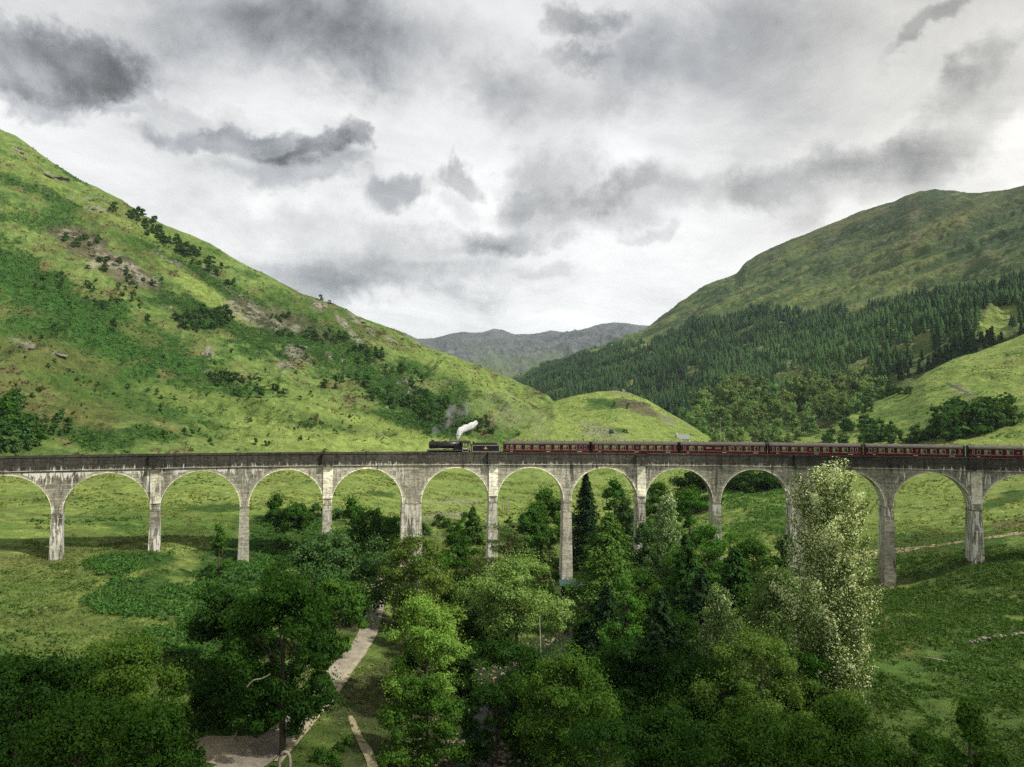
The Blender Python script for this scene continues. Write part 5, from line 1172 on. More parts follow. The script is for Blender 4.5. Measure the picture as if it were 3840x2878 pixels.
# ---- hillside bushes and little trees (seen from afar)
hb = [BL(5.0, 4.2, 600 + k, kind=kd, nc=9, per=46, size=.55, base=.02, shape=shp, clr=.28) for k, (kd, shp) in enumerate((('hbush', 'dome'), ('oak', 'cone'), ('willow', 'round'), ('scrub', 'dome'), ('hbush', 'cone')))]
LM_far = {}
def far_bush(h, vx, vy, hv, name, label, group, k, wide=1.0):
    p = on_hill(h, vx, vy); d = math.hypot(p[0], p[1]); sc = hv / (F_PX / SC) * d / 5.0
    o = make_tree(hb[k], name, (p[0], p[1], p[2] - .15 * sc), label, 'bush' if 'bush' in name else 'tree', rng.uniform(0, 6.28), sc, group); o.scale = (sc * wide, sc * wide, sc)
HB = [  # (hill, name, group, label, blobs (vx,vy,rx,ry,n), height range in view units, kinds)
 (LH, 'hillside_tree', 'trees of the wood in the middle of the left hillside', 'dark tree in the small wood on the rocky middle of the left hillside', [(440,690,62,26,48)], (10, 20), (0, 1, 0, 4)),
 (LH, 'hillside_bush', 'bushes strung along the gully below the ridge', 'dark bush in the gully that runs down just below the ridge of the left hillside', [(250,455,22,6,4),(300,470,22,10,8),(350,505,26,10,10),(400,540,34,10,12),(440,568,24,8,6),(320,500,20,8,5),(325,485,20,7,8),(372,520,20,7,8),(420,548,16,7,6),(465,585,24,8,8),(505,612,26,8,6)], (8, 15), (0, 1, 3)),
 (LH, 'hillside_bush', 'bushes on the brown crag high on the left hillside', 'dark bush on the brown crag high on the left hillside', [(170,520,45,14,14),(225,575,40,16,9)], (8, 15), (3, 0)),
 (LH, 'hillside_tree', 'trees at the left edge above the parapet', 'tree in the clump at the left edge of the view just above the parapet', [(20,920,28,45,15),(60,955,25,18,6),(15,965,20,14,4)], (24, 44), (2, 0, 1)),
 (LH, 'hillside_bush', 'bushes right of the left edge clump', 'bush in the dark patch right of the clump at the left edge', [(115,925,55,22,12)], (10, 20), (0, 2)),
 (LH, 'hillside_bush', 'bushes in the hollow above the smooth lower slope', 'bush in the diagonal row of bushes above the smooth lower slope of the left hillside', [(500,825,70,16,18),(560,850,60,12,10)], (9, 18), (0, 2, 1)),
 (LH, 'hillside_tree', 'trees below the crags at the right end of the hill', 'dark tree below the crags near the right end of the left hillside', [(790,770,50,16,22),(850,800,30,12,9),(700,735,50,16,18),(750,830,60,14,16),(900,835,16,20,8),(830,855,50,14,12)], (9, 17), (0, 1, 4)),
 (LH, 'hillside_tree', 'trees in the dark gully behind the locomotive', 'dark tree in the steep gully behind the locomotive and its steam', [(930,880,45,26,26),(970,905,26,26,16),(880,880,30,14,12)], (14, 26), (0, 1, 2)),
 (LH, 'hillside_bush', 'bushes beside the steam plume', 'green bush on the slope right of the white steam plume', [(1035,925,38,16,12),(1000,930,20,16,6)], (10, 20), (0, 2)),
 (LH, 'hillside_bush', 'small dark bushes dotted over the left hillside', 'small dark bush standing alone on the open grass of the left hillside', [(120,700,140,120,16),(320,820,160,70,16),(620,930,150,30,14),(250,640,120,60,12),(560,790,120,40,14),(700,880,110,40,10),(100,840,120,50,8)], (5, 10), (0, 1, 3)),
 (LH, 'hillside_bush', 'bushes in the bracken of the upper left hillside', 'dark bush in the deep green bracken of the upper left hillside', [(240,640,60,26,16),(300,600,50,22,10),(150,610,60,20,8),(640,720,50,12,12),(620,690,60,10,8)], (6, 13), (0, 2, 3)),
 (RS, 'valley_tree', 'dark trees on the lower right slope', 'dark rounded tree in the clump on the lower right slope above the train', [(2090,925,70,22,12),(2170,915,50,14,7),(2040,945,30,8,5)], (34, 58), (0, 3)),
 (RS, 'valley_tree', 'trees at the foot of the pale right slope', 'rounded olive tree at the foot of the pale slope above the carriages', [(1880,935,60,14,12),(1940,950,60,10,10),(1830,955,60,6,8)], (18, 32), (2, 3, 0)),
 (RS, 'valley_tree', 'small trees along the crest of the pale slope', 'small rounded tree on the crest of the pale slope', [(1850,885,50,10,12),(1925,850,45,9,9)], (12, 22), (2, 0)),
 (KN, 'hillside_bush', 'bushes on the knoll', 'green bush on the grassy knoll in the middle of the valley', [(1335,934,24,4,5),(1120,938,16,5,3),(1345,880,30,5,4)], (5, 10), (0, 3))]
for h, nm, g, lab, blobs, hr, kinds in HB:
    for (vx, vy, rx, ry, n) in blobs:
        for _ in range(n):
            a = rng.uniform(0, 2 * math.pi); q = rng.random() ** .5
            far_bush(h, vx + math.cos(a) * rx * q, vy + math.sin(a) * ry * q, rng.uniform(*hr), nm, lab, g, kinds[rng.integers(len(kinds))], rng.uniform(.8, 1.3))
for (vx, vy, hv, lab) in [(300, 462, 16, 'small wind-bent tree on the skyline of the left hillside'), (694, 646, 12, 'tiny tree on the skyline above the round crag'), (712, 655, 8, 'low bush on the skyline right of the round crag'),
                          (245, 712, 22, 'taller dark tree standing alone right of the bracken'), (352, 945, 16, 'lone bush above the parapet, left of the three small trees'), (400, 938, 15, 'left one of the small trees above the parapet'), (413, 943, 15, 'middle one of the small trees above the parapet'), (433, 932, 9, 'right one of the small trees above the parapet'),
                          (455, 960, 15, 'dark round bush just above the parapet left of centre'), (553, 960, 14, 'upright small tree just above the parapet'), (573, 962, 11, 'small bush right of the upright small tree'), (708, 985, 10, 'bush half hidden by the parapet left of the locomotive'), (320, 690, 14, 'dark bush on the slope left of the small wood')]:
    far_bush(LH, vx, vy, hv, 'hillside_tree', lab, None, 1 if hv > 13 else 0)

SHORT = {}
# ---- light green woodland at the foot of the mountain, right of the knoll
wood = [BL(9.0, 9.0, 700 + k, kind=kd, nc=15, per=80, size=.75, base=.0, shape=shp, clr=.22) for k, (kd, shp) in enumerate((('woodl', 'dome'), ('woodm', 'dome'), ('woodm', 'round'), ('woodl', 'cone'), ('woodm', 'dome')))]
def put_far(spec, vx, d, hv, name, label, group, zoff=0.0, sink=.3):
    r = rays(vx, 930.); x, y = r[0] * d, r[1] * d
    z = gz(x, y) + zoff; sc = hv / (F_PX / SC) * d / 9.0
    return make_tree(spec, name, (x, y, z - sink), label, 'tree', rng.uniform(0, 6.28), sc, group)
for n, vx0, vx1, d0, d1, z0, z1, h0, h1, lab, g, ks in [
    (46, 1440, 1780, 470, 560, 0, 4, 18, 34, 'light green tree in the front row of the valley wood just above the carriage roofs', 'front row of the light green valley wood', (0, 0, 3, 1)),
    (52, 1470, 1860, 560, 640, 9, 18, 22, 38, 'light green rounded tree in the middle of the valley wood', 'middle of the light green valley wood', (0, 1, 4, 0)),
    (44, 1500, 1900, 640, 720, 22, 36, 24, 42, 'grey-green tree at the back of the valley wood against the dark plantation', 'back of the light green valley wood', (1, 2, 0))]:
    for _ in range(n):
        q = rng.random(); put_far(wood[ks[rng.integers(len(ks))]], rng.uniform(vx0, vx1), d0 + (d1 - d0) * q, rng.uniform(h0, h1), 'valley_tree', lab, g, z0 + (z1 - z0) * q)

# ---- conifer plantation
FOREST_UP = [(1100,832),(1120,822),(1160,800),(1190,782),(1250,768),(1320,752),(1400,745),(1440,722),(1480,700),(1505,688),(1560,690),(1600,682),(1640,664),(1700,672),(1760,676),(1800,664),(1850,668),(1900,655),(1960,640),(2000,622),(2060,634),(2110,628),(2160,606),(2212,600),(2600,560)]
FOREST_LO = [(1100,880),(1300,900),(1500,925),(1600,905),(1660,890),(1720,875),(1800,862),(1850,850),(1900,838),(1950,812),(2000,792),(2060,768),(2110,752),(2160,742),(2212,735),(2600,700)]
fu = np.array(FOREST_UP, float); fl_ = np.array(FOREST_LO, float)
mask = MT.vis & (MT.vx > 1105) & (MT.vx < 2420)
up_ = np.interp(MT.vx, fu[:, 0], fu[:, 1]); lo__ = np.interp(MT.vx, fl_[:, 0], fl_[:, 1])
nf = fbm(MT.P / 90, 3, 801)
mask &= (fbm(MT.P / 26, 3, 803) > -.24) & (MT.vy > up_ + nf * 14) & (MT.vy < lo__ + 14) & (blobw(MT.vx, MT.vy, (2158, 690, 50, 26, -30)) < .3)
idx = np.where(mask)[0]
# area-uniform choice: vertex grid is denser near the viewer in metres, so weight by cell area
Gm = MT.G; ca = np.linalg.norm(np.cross(np.gradient(Gm, axis=0), np.gradient(Gm, axis=1)), axis=-1).ravel()[idx]
pr_ = ca / ca.sum(); area = ca.sum(); NF = 19000; print('forest area', area)
pick = rng.choice(idx, NF, p=pr_)
J = MT.P[pick] + np.concatenate([rng.normal(size=(NF, 2)) * 2.2, np.zeros((NF, 1))], 1)
def jag_cone(seed, layers=5, n=7):
    r = np.random.default_rng(seed); V = []; Fc = []
    for k in range(layers):
        z0 = .02 + .86 * k / layers; z1 = min(1.0, z0 + 1.9 / layers); rad = .19 * (1 - k / layers) ** .8 + .02; b = len(V)
        V.append((0, 0, z1))
        for j in range(2 * n):
            a = math.pi * j / n + r.uniform(-.12, .12) + k; q = rad * (1.0 if j % 2 else .52) * r.uniform(.85, 1.15); V.append((math.cos(a) * q, math.sin(a) * q, z0 - (.03 if j % 2 else -.02)))
        for j in range(2 * n): Fc.append((b, b + 1 + j, b + 1 + (j + 1) % (2 * n)))
    return np.array(V), np.array(Fc)
protos = [jag_cone(k, 4 + k % 2, 6) for k in range(4)]
dJ = np.hypot(J[:, 0], J[:, 1]); vxJ, vyJ = proj(J)
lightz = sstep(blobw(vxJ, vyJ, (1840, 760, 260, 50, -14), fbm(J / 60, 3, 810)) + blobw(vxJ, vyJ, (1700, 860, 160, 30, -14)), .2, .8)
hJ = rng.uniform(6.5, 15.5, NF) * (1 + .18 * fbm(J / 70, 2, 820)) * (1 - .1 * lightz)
edge_idx = np.argsort(dJ - (vyJ > np.interp(vxJ, fl_[:, 0], fl_[:, 1]) - 16) * 60)[:260]
is_edge = np.zeros(NF, bool); is_edge[edge_idx] = True
Vs = []; Fs = []; Sh = []; off = 0
for k, (pv, pf) in enumerate(protos):
    sel = np.where((np.arange(NF) % 4 == k) & ~is_edge)[0]; m = len(sel)
    a = rng.uniform(0, 6.28, m); c_, s__ = np.cos(a), np.sin(a); q = pv[None] * np.ones((m, 1, 1))
    wv = rng.uniform(.75, 1.5, m)[:, None]; wv = wv * 1.22; x = (q[..., 0] * c_[:, None] - q[..., 1] * s__[:, None]) * wv; y = (q[..., 0] * s__[:, None] + q[..., 1] * c_[:, None]) * wv
    V = np.stack([x, y, q[..., 2]], -1) * hJ[sel][:, None, None] + J[sel][:, None]
    Vs.append(V.reshape(-1, 3)); Fs.append((pf[None] + (np.arange(m) * len(pv))[:, None, None]).reshape(-1, 3) + off); off += m * len(pv)
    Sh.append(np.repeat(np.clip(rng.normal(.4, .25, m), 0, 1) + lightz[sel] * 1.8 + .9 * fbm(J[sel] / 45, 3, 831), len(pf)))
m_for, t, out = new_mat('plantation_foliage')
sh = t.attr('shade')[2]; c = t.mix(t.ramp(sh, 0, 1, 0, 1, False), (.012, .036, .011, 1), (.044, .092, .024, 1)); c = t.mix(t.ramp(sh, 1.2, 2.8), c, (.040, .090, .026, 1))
principled(t, out, c, .9, spec=.1)
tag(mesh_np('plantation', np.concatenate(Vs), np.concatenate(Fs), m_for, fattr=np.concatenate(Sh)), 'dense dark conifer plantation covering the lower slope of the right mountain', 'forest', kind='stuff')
pine_sp = [conifer(14.0, 5.2, 900 + k, kind=kd, whorls=12, nb=6, per=13, size=.75, base=.05, droop=.3, fl=.25) for k, kd in enumerate(('forest', 'forestl', 'forest'))]
for q in edge_idx:
    lz = lightz[q] > .4
    seg = vxJ[q]
    if seg < 1700: lab, g = 'dark conifer at the near edge of the plantation behind the light green valley wood', 'conifers at the plantation edge behind the valley wood'
    elif seg < 1960: lab, g = 'dark conifer at the near edge of the plantation where it meets the pale slope', 'conifers at the plantation edge beside the pale slope'
    else: lab, g = 'dark conifer at the near edge of the plantation high on the right', 'conifers at the plantation edge high on the right'
    make_tree(pine_sp[1 if lz else (0, 2)[q % 2]], 'conifer', tuple(J[q] - np.array([0, 0, .5])), lab, 'tree', rng.uniform(0, 6.28), hJ[q] / 14.0 * 1.05, g)

# ---- ground cover that nobody could count
def ground_cover(name, label, cat, polys, n, rad, per, size, kind, flat=.5, up=.6, zmin=.3, avoid=True, hcl=.2, thr=-.12):
    C = []; 
    xs2 = [p[0] for q in polys for p in q]; ys2 = [p[1] for q in polys for p in q]
    # candidates uniform on the ground
    cand = rng.uniform((-130, 60), (160, 330), (n * 40, 2)); z = ground_z(cand[:, 0], cand[:, 1]); Pq = np.column_stack([cand, z]); vx, vy = proj(Pq)
    nn = fbm(np.column_stack([cand / 9, z * 0]), 3, 33); vx = vx + 34 * fbm(np.column_stack([cand / 5, z * 0]), 3, 35); vy = vy + 20 * fbm(np.column_stack([cand / 4, z * 0]), 3, 36)
    for i in range(len(cand)):
        if len(C) >= n: break
        if nn[i] + (rng.random() - .5) * .7 < thr: continue
        if not any(in_poly(vx[i], vy[i], q) for q in polys): continue
        if avoid and near_road(vx[i], vy[i], 22) and 1250 < vy[i] < 1690: continue
        if z[i] < zmin: continue
        C.append(Pq[i] + np.array([0, 0, hcl]))
    C = np.array(C); P, N, S, sh = cloud_leaves(C, rng.uniform(.6, 1.2, len(C)) * rad, rng, per, size, flat=flat, up=up, jit=.5)
    V, F_ = kites(P, N, S, rng, .45); tag(mesh_np(name, V, F_, LM[kind], fattr=sh), label, cat, kind='stuff')
bp = [[(170,1235),(190,1215),(300,1190),(365,1200),(330,1225),(250,1240)], [(180,1290),(260,1250),(400,1265),(520,1240),(560,1300),(400,1340),(230,1330)], [(390,1330),(510,1330),(540,1420),(450,1440),(385,1400)], [(440,1200),(520,1170),(620,1165),(640,1230),(540,1270),(420,1250)],
      [(560,1130),(700,1110),(700,1160),(560,1160)], [(400,1380),(500,1370),(520,1440),(430,1460)], [(250,1400),(400,1350),(420,1420),(300,1440)]]
ground_cover('bracken', 'bright green bracken covering the slope left of the big oak', 'bracken', bp, 5200, .95, 16, .27, 'fern', thr=-.2, hcl=.35)
ground_cover('bracken', 'deep green bracken tussocks over the field below the right-hand piers', 'bracken', [[(1890,1210),(2212,1180),(2500,1160),(2500,1500),(2212,1420),(1900,1640),(1870,1400)], [(1900,1440),(2500,1400),(2500,1700),(1880,1700)]], 5600, .8, 12, .24, 'fern2', flat=.4, thr=-.14)
ground_cover('undergrowth', 'dark undergrowth beneath the trees along the river', 'undergrowth', [[(840,1700),(1000,1480),(840,1330),(860,1200),(1180,1200),(1240,1240),(1700,1230),(1890,1650),(1890,1700)], [(0,1440),(430,1440),(440,1700),(0,1700)], [(420,1400),(620,1480),(560,1560),(430,1590)]], 5200, 1.1, 15, .30, 'scrub', flat=.55)
ground_cover('undergrowth', 'green scrub on the mound behind the viaduct', 'undergrowth', [[(1560,1070),(1700,1050),(1720,1160),(1560,1160)], [(560,1120),(860,1150),(860,1190),(560,1140)], [(1400,1110),(1560,1130),(1540,1170),(1400,1170)]], 1500, 1.0, 12, .34, 'fern', flat=.5)
ground_cover('grass_tufts', 'tufts of rough grass over the near meadows', 'grass', [[(0,1180),(560,1120),(560,1330),(400,1450),(0,1460)], [(1870,1160),(2500,1110),(2500,1658),(1870,1658)], [(690,1500),(850,1400),(900,1658),(640,1658)]], 15000, .40, 7, .15, 'grass', flat=.6, up=.9, hcl=.08)

SHORT = {'trees of the wood in the middle of the left hillside': 'tree of the small hillside wood', 'bushes strung along the gully below the ridge': 'bush in the ridge gully', 'bushes on the brown crag high on the left hillside': 'bush on the brown crag',
 'trees at the left edge above the parapet': 'tree in the left edge clump', 'bushes right of the left edge clump': 'bush beside the left edge clump', 'bushes in the hollow above the smooth lower slope': 'bush above the smooth slope', 'trees below the crags at the right end of the hill': 'dark tree below the crags',
 'trees in the dark gully behind the locomotive': 'dark tree in the steep gully', 'bushes beside the steam plume': 'bush beside the steam', 'small dark bushes dotted over the left hillside': 'small lone bush on open grass', 'bushes in the bracken of the upper left hillside': 'bush in the upper bracken',
 'dark trees on the lower right slope': 'dark tree on the right slope', 'trees at the foot of the pale right slope': 'olive tree at the slope foot', 'bushes on the knoll': 'bush on the grassy knoll', 'small trees along the crest of the pale slope': 'small tree on the slope crest',
 'front row of the light green valley wood': 'light tree in the front wood', 'middle of the light green valley wood': 'tree in the middle wood', 'back of the light green valley wood': 'grey-green tree behind the wood',
 'conifers at the plantation edge behind the valley wood': 'conifer of the plantation edge', 'conifers at the plantation edge beside the pale slope': 'conifer beside the pale slope', 'conifers at the plantation edge high on the right': 'conifer high on the right',
 'shrubs between the big trees of the wooded river bank': 'shrub of the river bank', 'shrubs left of the gravel road': 'low shrub left of road', 'shrubs behind the middle piers': 'bush behind the viaduct', 'shrubs along the bottom edge': 'shrub in the corner thicket', 'bushes between the road and the footpath': 'bush between road and path'}

def cover_world(name, label, cat, x0, x1, y0, y1, n, rad, per, size, kind, seed, thr=.0, sc=9, flat=.55):
    r = np.random.default_rng(seed); c = r.uniform((x0, y0), (x1, y1), (n * 6, 2)); nn = fbm(np.column_stack([c / sc, c[:, 0] * 0]), 4, seed, .6); c = c[nn > thr][:n]
    z = ground_z(c[:, 0], c[:, 1]); ok = z > .4; C = np.column_stack([c, z + .05])[ok]
    P, N, S, sh = cloud_leaves(C, r.uniform(.5, 1.3, len(C)) * rad, r, per, size, flat=flat, up=.7, jit=.5)
    V, F_ = kites(P, N, S, r, .45); tag(mesh_np(name, V, F_, LM[kind], fattr=sh), label, cat, kind='stuff')
cover_world('grass_tufts', 'rough grass tufts over the bright fields behind the viaduct', 'grass', -190, 190, 178, 340, 15000, .55, 6, .26, 'grass2', 61)
cover_world('rushes', 'dark rush clumps over the fields behind the viaduct', 'rushes', -190, 190, 180, 330, 2600, .7, 8, .28, 'fern', 62, .22)
cover_world('rushes', 'dark rush clumps in the meadow below the left-hand piers', 'rushes', -110, -28, 90, 178, 1500, .6, 9, .20, 'scrub', 63, .22, 6)
# ================================================================ PATHS, RIVER, SMALL THINGS
def smooth_line(pts, n=8):
    pts = np.array(pts, float); out = []
    for i in range(len(pts) - 1):
        p0, p1, p2, p3 = pts[max(i - 1, 0)], pts[i], pts[i + 1], pts[min(i + 2, len(pts) - 1)]
        for j in range(n):
            t = j / n; out.append(.5 * ((2 * p1) + (-p0 + p2) * t + (2 * p0 - 5 * p1 + 4 * p2 - p3) * t * t + (-p0 + 3 * p1 - 3 * p2 + p3) * t ** 3))
    out.append(pts[-1]); return np.array(out)
def ribbon(name, xy, width, mat, zoff=.08, label=None, cat=None, kind='structure', rag=.15, seed=1, off=0.0, zfix=None, nw=7, detail=True):
    L = smooth_line(xy, 10); T = np.gradient(L, axis=0); T /= np.linalg.norm(T, axis=1, keepdims=True); N = np.stack([T[:, 1], -T[:, 0]], 1)
    wd = (np.asarray(width) if hasattr(width, '__len__') else np.full(len(L), width)); wd = np.interp(np.linspace(0, 1, len(L)), np.linspace(0, 1, len(wd)), wd)
    t = np.linspace(-.5, .5, nw); r1 = 1 + rag * fbm(np.column_stack([L / 2.2, L[:, 0] * 0]), 3, seed) * 2
    P = L[:, None] + N[:, None] * (t[None, :, None] * (wd * r1)[:, None, None] + off); sh = P.shape[:2]
    z = ground_z(P[..., 0].ravel(), P[..., 1].ravel()).reshape(sh) + zoff
    if zfix is not None: z = np.repeat((zfix(L))[:, None], nw, 1)
    V = np.concatenate([P, z[..., None]], -1).reshape(-1, 3); ii = np.arange(len(V)).reshape(sh)
    F_ = np.stack([ii[:-1, :-1], ii[:-1, 1:], ii[1:, 1:], ii[1:, :-1]], -1).reshape(-1, 4)
    o = mesh_np(name, V, F_, mat, smooth=True); return tag(o, label, cat, None, kind)
def earth_mat(name, c1, c2, c3=None):
    m, t, out = new_mat(name); pos = t.node('ShaderNodeNewGeometry').outputs['Position']
    n1 = t.noise(pos, .5, 6, .7); n2 = t.noise(pos, 5, 4, .7)
    c = t.mix(t.ramp(n1, .35, .65), (*c1, 1), (*c2, 1)); f = t.ramp(n2, .3, .7, .8, 1.2, False)
    if c3 is not None: c = t.mix(t.ramp(t.noise(pos, .9, 5, .7), .52, .62), c, (*c3, 1))
    c = t.mix(1.0, c, t.comb(f, f, f), 'MULTIPLY'); principled(t, out, c, .95, normal=bump(t, n2, .5, .1), spec=.1); return m
m_road = earth_mat('gravel', (.215, .190, .145), (.315, .285, .220)); m_sand = earth_mat('pale_sand', (.28, .235, .155), (.37, .315, .215)); m_track = earth_mat('stony_track', (.21, .175, .11), (.31, .265, .175), (.10, .13, .04))
def feet(L): return [foot_at(a, b)[:2] for a, b in L]
ribbon('road', feet([(420,1730),(500,1672),(560,1632),(625,1575),(690,1512),(738,1446),(780,1394),(803,1345),(815,1300),(821,1262),(812,1235)]), [4.2, 3.6, 3.3, 3.1, 2.9, 2.8, 2.6], m_road, .10, rag=.05)
ribbon('road_verge', feet([(600,1648),(650,1590),(708,1522),(755,1452),(800,1392)]), [.9, .6, .45], m_sand, .13, rag=.25)
ribbon('lay_by', feet([(425,1600),(470,1612),(520,1618),(566,1606)]), [2.0, 7.0, 8.0, 4.5], m_sand, .07, rag=.12)
ribbon('footpath', feet([(757,1548),(768,1578),(784,1608),(798,1635),(806,1662),(812,1700)]), [.7, 1.1, 1.1], m_track, .08, rag=.3)
ribbon('footpath', feet([(1226,1292),(1216,1318),(1224,1345),(1212,1375),(1206,1410)]), [1.8, 3.0, 3.2, 2.2], m_sand, .08, rag=.2)
ribbon('track', feet([(1690,1230),(1780,1212),(1864,1196),(1930,1190),(1990,1183),(2060,1174),(2134,1163),(2212,1152),(2400,1130)]), [2.2], m_track, .07, rag=.3)
# river
m_water, t, out = new_mat('river_water'); pos = t.node('ShaderNodeNewGeometry').outputs['Position']
principled(t, out, (.012, .016, .012, 1), .08, normal=bump(t, t.noise(pos, 2.2, 4, .6, .6), .35, .12), spec=.5)
RIV = RIVER
def rz(L): return ground_z(L[:, 0], L[:, 1], False) + .42
ribbon('river', RIV, [5.5, 6.0, 5.0, 5.5, 6.0], m_water, zfix=lambda L: ground_z(L[:, 0], L[:, 1]) + .45, rag=.12)

# rocks
def rock_mesh(seed, sharp=.35):
    n, m = 14, 22; r = np.random.default_rng(seed)
    th = np.linspace(0, math.pi, n); ph = np.linspace(0, 2 * math.pi, m, endpoint=False); T_, P_ = np.meshgrid(th, ph, indexing='ij')
    D = np.stack([np.sin(T_) * np.cos(P_), np.sin(T_) * np.sin(P_), np.cos(T_)], -1)
    q = D * 1.0
    for _ in range(9):
        a = r.normal(size=3); a /= np.linalg.norm(a); c = r.uniform(.45, .85); d = (q @ a); q = q - np.maximum(0, d - c)[..., None] * a
    q = q * (1 + sharp * ridged(D * 1.7 + seed, 3, seed)[..., None] * .5)
    V = q.reshape(-1, 3); ii = np.arange(n * m).reshape(n, m); jj = np.roll(ii, -1, axis=1)
    F_ = np.stack([ii[:-1], ii[1:], jj[1:], jj[:-1]], -1).reshape(-1, 4); return V, F_
m_rock, t, out = new_mat('crag_rock'); g = t.node('ShaderNodeNewGeometry').outputs['Position']; nz = t.node('ShaderNodeNewGeometry').outputs['Normal']
n1 = t.noise(g, .35, 7, .7, .5); n2 = t.noise(g, 2.2, 4, .7); n3 = t.noise(g, .22, 4, .6)
c = t.mix(t.ramp(n1, .35, .62), (.10, .085, .068, 1), (.29, .265, .205, 1)); c = t.mix(t.ramp(n3, .52, .60, 0, .8), c, (.075, .105, .028, 1)); f = t.ramp(n2, .3, .7, .75, 1.2, False)
principled(t, out, t.mix(1.0, c, t.comb(f, f, f), 'MULTIPLY'), .95, normal=bump(t, t.math('ADD', n1, n2), 1.0, .8), spec=.1)
m_pale_rock = simple('pale_stone', (.18, .165, .13), .9, scale=2, var=.25); m_wet_rock = simple('river_stone', (.20, .165, .12), .8, scale=1.5, var=.45)
rk = [mesh_np('rock', *rock_mesh(k), m_rock, do_link=False).data for k in range(6)]
rk2 = [mesh_np('rock', *rock_mesh(20 + k), m_pale_rock, do_link=False).data for k in range(3)]
rk3 = [mesh_np('rock', *rock_mesh(30 + k), m_wet_rock, do_link=False).data for k in range(3)]
def put_rock(me, name, p, s, label, cat, group=None, rz=None):
    o = bpy.data.objects.new(name, me); link(o); o.location = tuple(p); o.scale = s; o.rotation_euler = (rng.uniform(-.3, .3), rng.uniform(-.3, .3), rng.uniform(0, 6.28) if rz is None else rz)
    return tag(o, label, cat, group)
for k, (vx, vy, w, hh, lab, cnt) in enumerate([
    (690,659,34,17,'large round crag on the skyline of the left hillside', 3), (38,325,20,7,'small rock face near the top left corner of the hill', 2), (122,383,52,7,'long slanting slab of rock high on the left hillside', 3), (214,452,40,7,'row of pale rocks just below the skyline', 4),
    (145,508,36,12,'brown crag above the bracken on the upper left hillside', 3), (275,588,62,20,'broken brown crag below the skyline gully', 5), (205,550,30,9,'small dark outcrop between the two brown crags', 2), (535,672,58,16,'long tilted rock face above the small wood', 5), (605,705,52,14,'pale rock face right of the long tilted one', 4),
    (448,762,26,18,'upright rocky outcrop below the small wood', 3), (60,747,30,8,'low grey outcrop at the far left of the hillside', 2), (130,768,24,7,'low flat rock right of the far left outcrop', 1), (618,788,36,11,'rocks in the bracken right of centre on the hill', 3), (655,752,40,10,'scattered rocks under the pale rock face', 3), (800,716,16,18,'narrow rock rib near the right shoulder of the hill', 2), (875,832,34,22,'reddish crag in the trees near the right shoulder', 4),
    (845,736,24,9,'brown rocks on the skyline near the far mountains', 2), (775,690,24,8,'rock ledge on the skyline right of the round crag', 2), (340,905,14,4,'tiny grey stone on the smooth lower slope', 1), (300,610,26,10,'rocks at the lower end of the broken brown crag', 2), (985,893,10,4,'pale stones in the grass above the steam', 1)]):
    for q in range(cnt):
        ox = (q - (cnt - 1) / 2) * w / cnt * 1.0 + rng.uniform(-2, 2); oy = ox * .30 + rng.uniform(-hh * .35, hh * .35)
        p = on_hill(LH, vx + ox, vy + oy); d = math.hypot(p[0], p[1]); s = d / (F_PX / SC)
        sx = w / cnt * .62 * s * rng.uniform(.8, 1.25); sz = hh * .62 * s * rng.uniform(.5, .95)
        pre = '' if cnt == 1 else ('first', 'second', 'third', 'fourth', 'fifth')[q] + ' block of '
        put_rock(rk[rng.integers(6)], 'rock_outcrop', p - np.array([0, 0, sz * .35]) + np.array([0, sx * .2, 0]), (sx, sx * .8, sz), pre + lab, 'rock', 'rock outcrops of the left hillside', rng.uniform(-.4, .4))
for (vx, vy, w, lab) in [(156,1068,5,'white boulder in the field seen through the second arch from the left'), (842,1051,5.5,'round pale boulder in the field left of the wide pier'), (497,1046,3.5,'small pale stone in the field behind the third arch from the left'), (480,1168,3,'pale stone among the bushes near the third pier'),
                          (283,1255,7,'grey boulder in the bracken below the second pier'), (240,1270,6,'small grey boulder left of the bracken'), (98,1315,6,'pale stone in the lower left field'), (230,1240,5,'pale stone in the open grass below the bracken'), (1835,1285,14,'flat pale boulder beside the tall pale flecked tree'), (1540,1058,5,'white stone on the green mound behind the viaduct')]:
    x, y, z, d = foot_at(vx, vy); s = w * d / (F_PX / SC) * .6
    put_rock(rk2[rng.integers(3)], 'boulder', (x, y, z + s * .1), (s, s, s * .55), lab, 'boulder')
for k in range(11):
    x, y, z, d = foot_at(2095 + k * 11, 1390 - k * 1.9 + rng.uniform(-2, 2)); s = rng.uniform(.30, .55)
    put_rock(rk2[k % 3], 'wall_stone', (x, y, z + .1), (s * 1.4, s, s * .8), ('first', 'second', 'third', 'fourth', 'fifth', 'sixth', 'seventh', 'eighth', 'ninth', 'tenth', 'eleventh')[k] + ' stone from the left in the ruined stone wall at the right edge', 'stone', 'stones of the ruined field wall')
for k, (vx, vy, s) in enumerate([(985,1590,.55),(1000,1612,.7),(972,1628,.5),(1010,1575,.8),(1040,1625,.5),(1070,1600,.6),(990,1645,.6),(1022,1560,.5),(1005,1500,.7),(1060,1490,.5)]):
    x, y, z, d = foot_at(vx, vy); put_rock(rk3[k % 3], 'boulder', (x, y, z + .15), (s * 1.3, s, s * .7), ('first', 'second', 'third', 'fourth', 'fifth', 'sixth', 'seventh', 'eighth', 'ninth', 'tenth')[k] + ' brown boulder of the river bed between the bottom centre trees', 'boulder', 'boulders of the river bed')
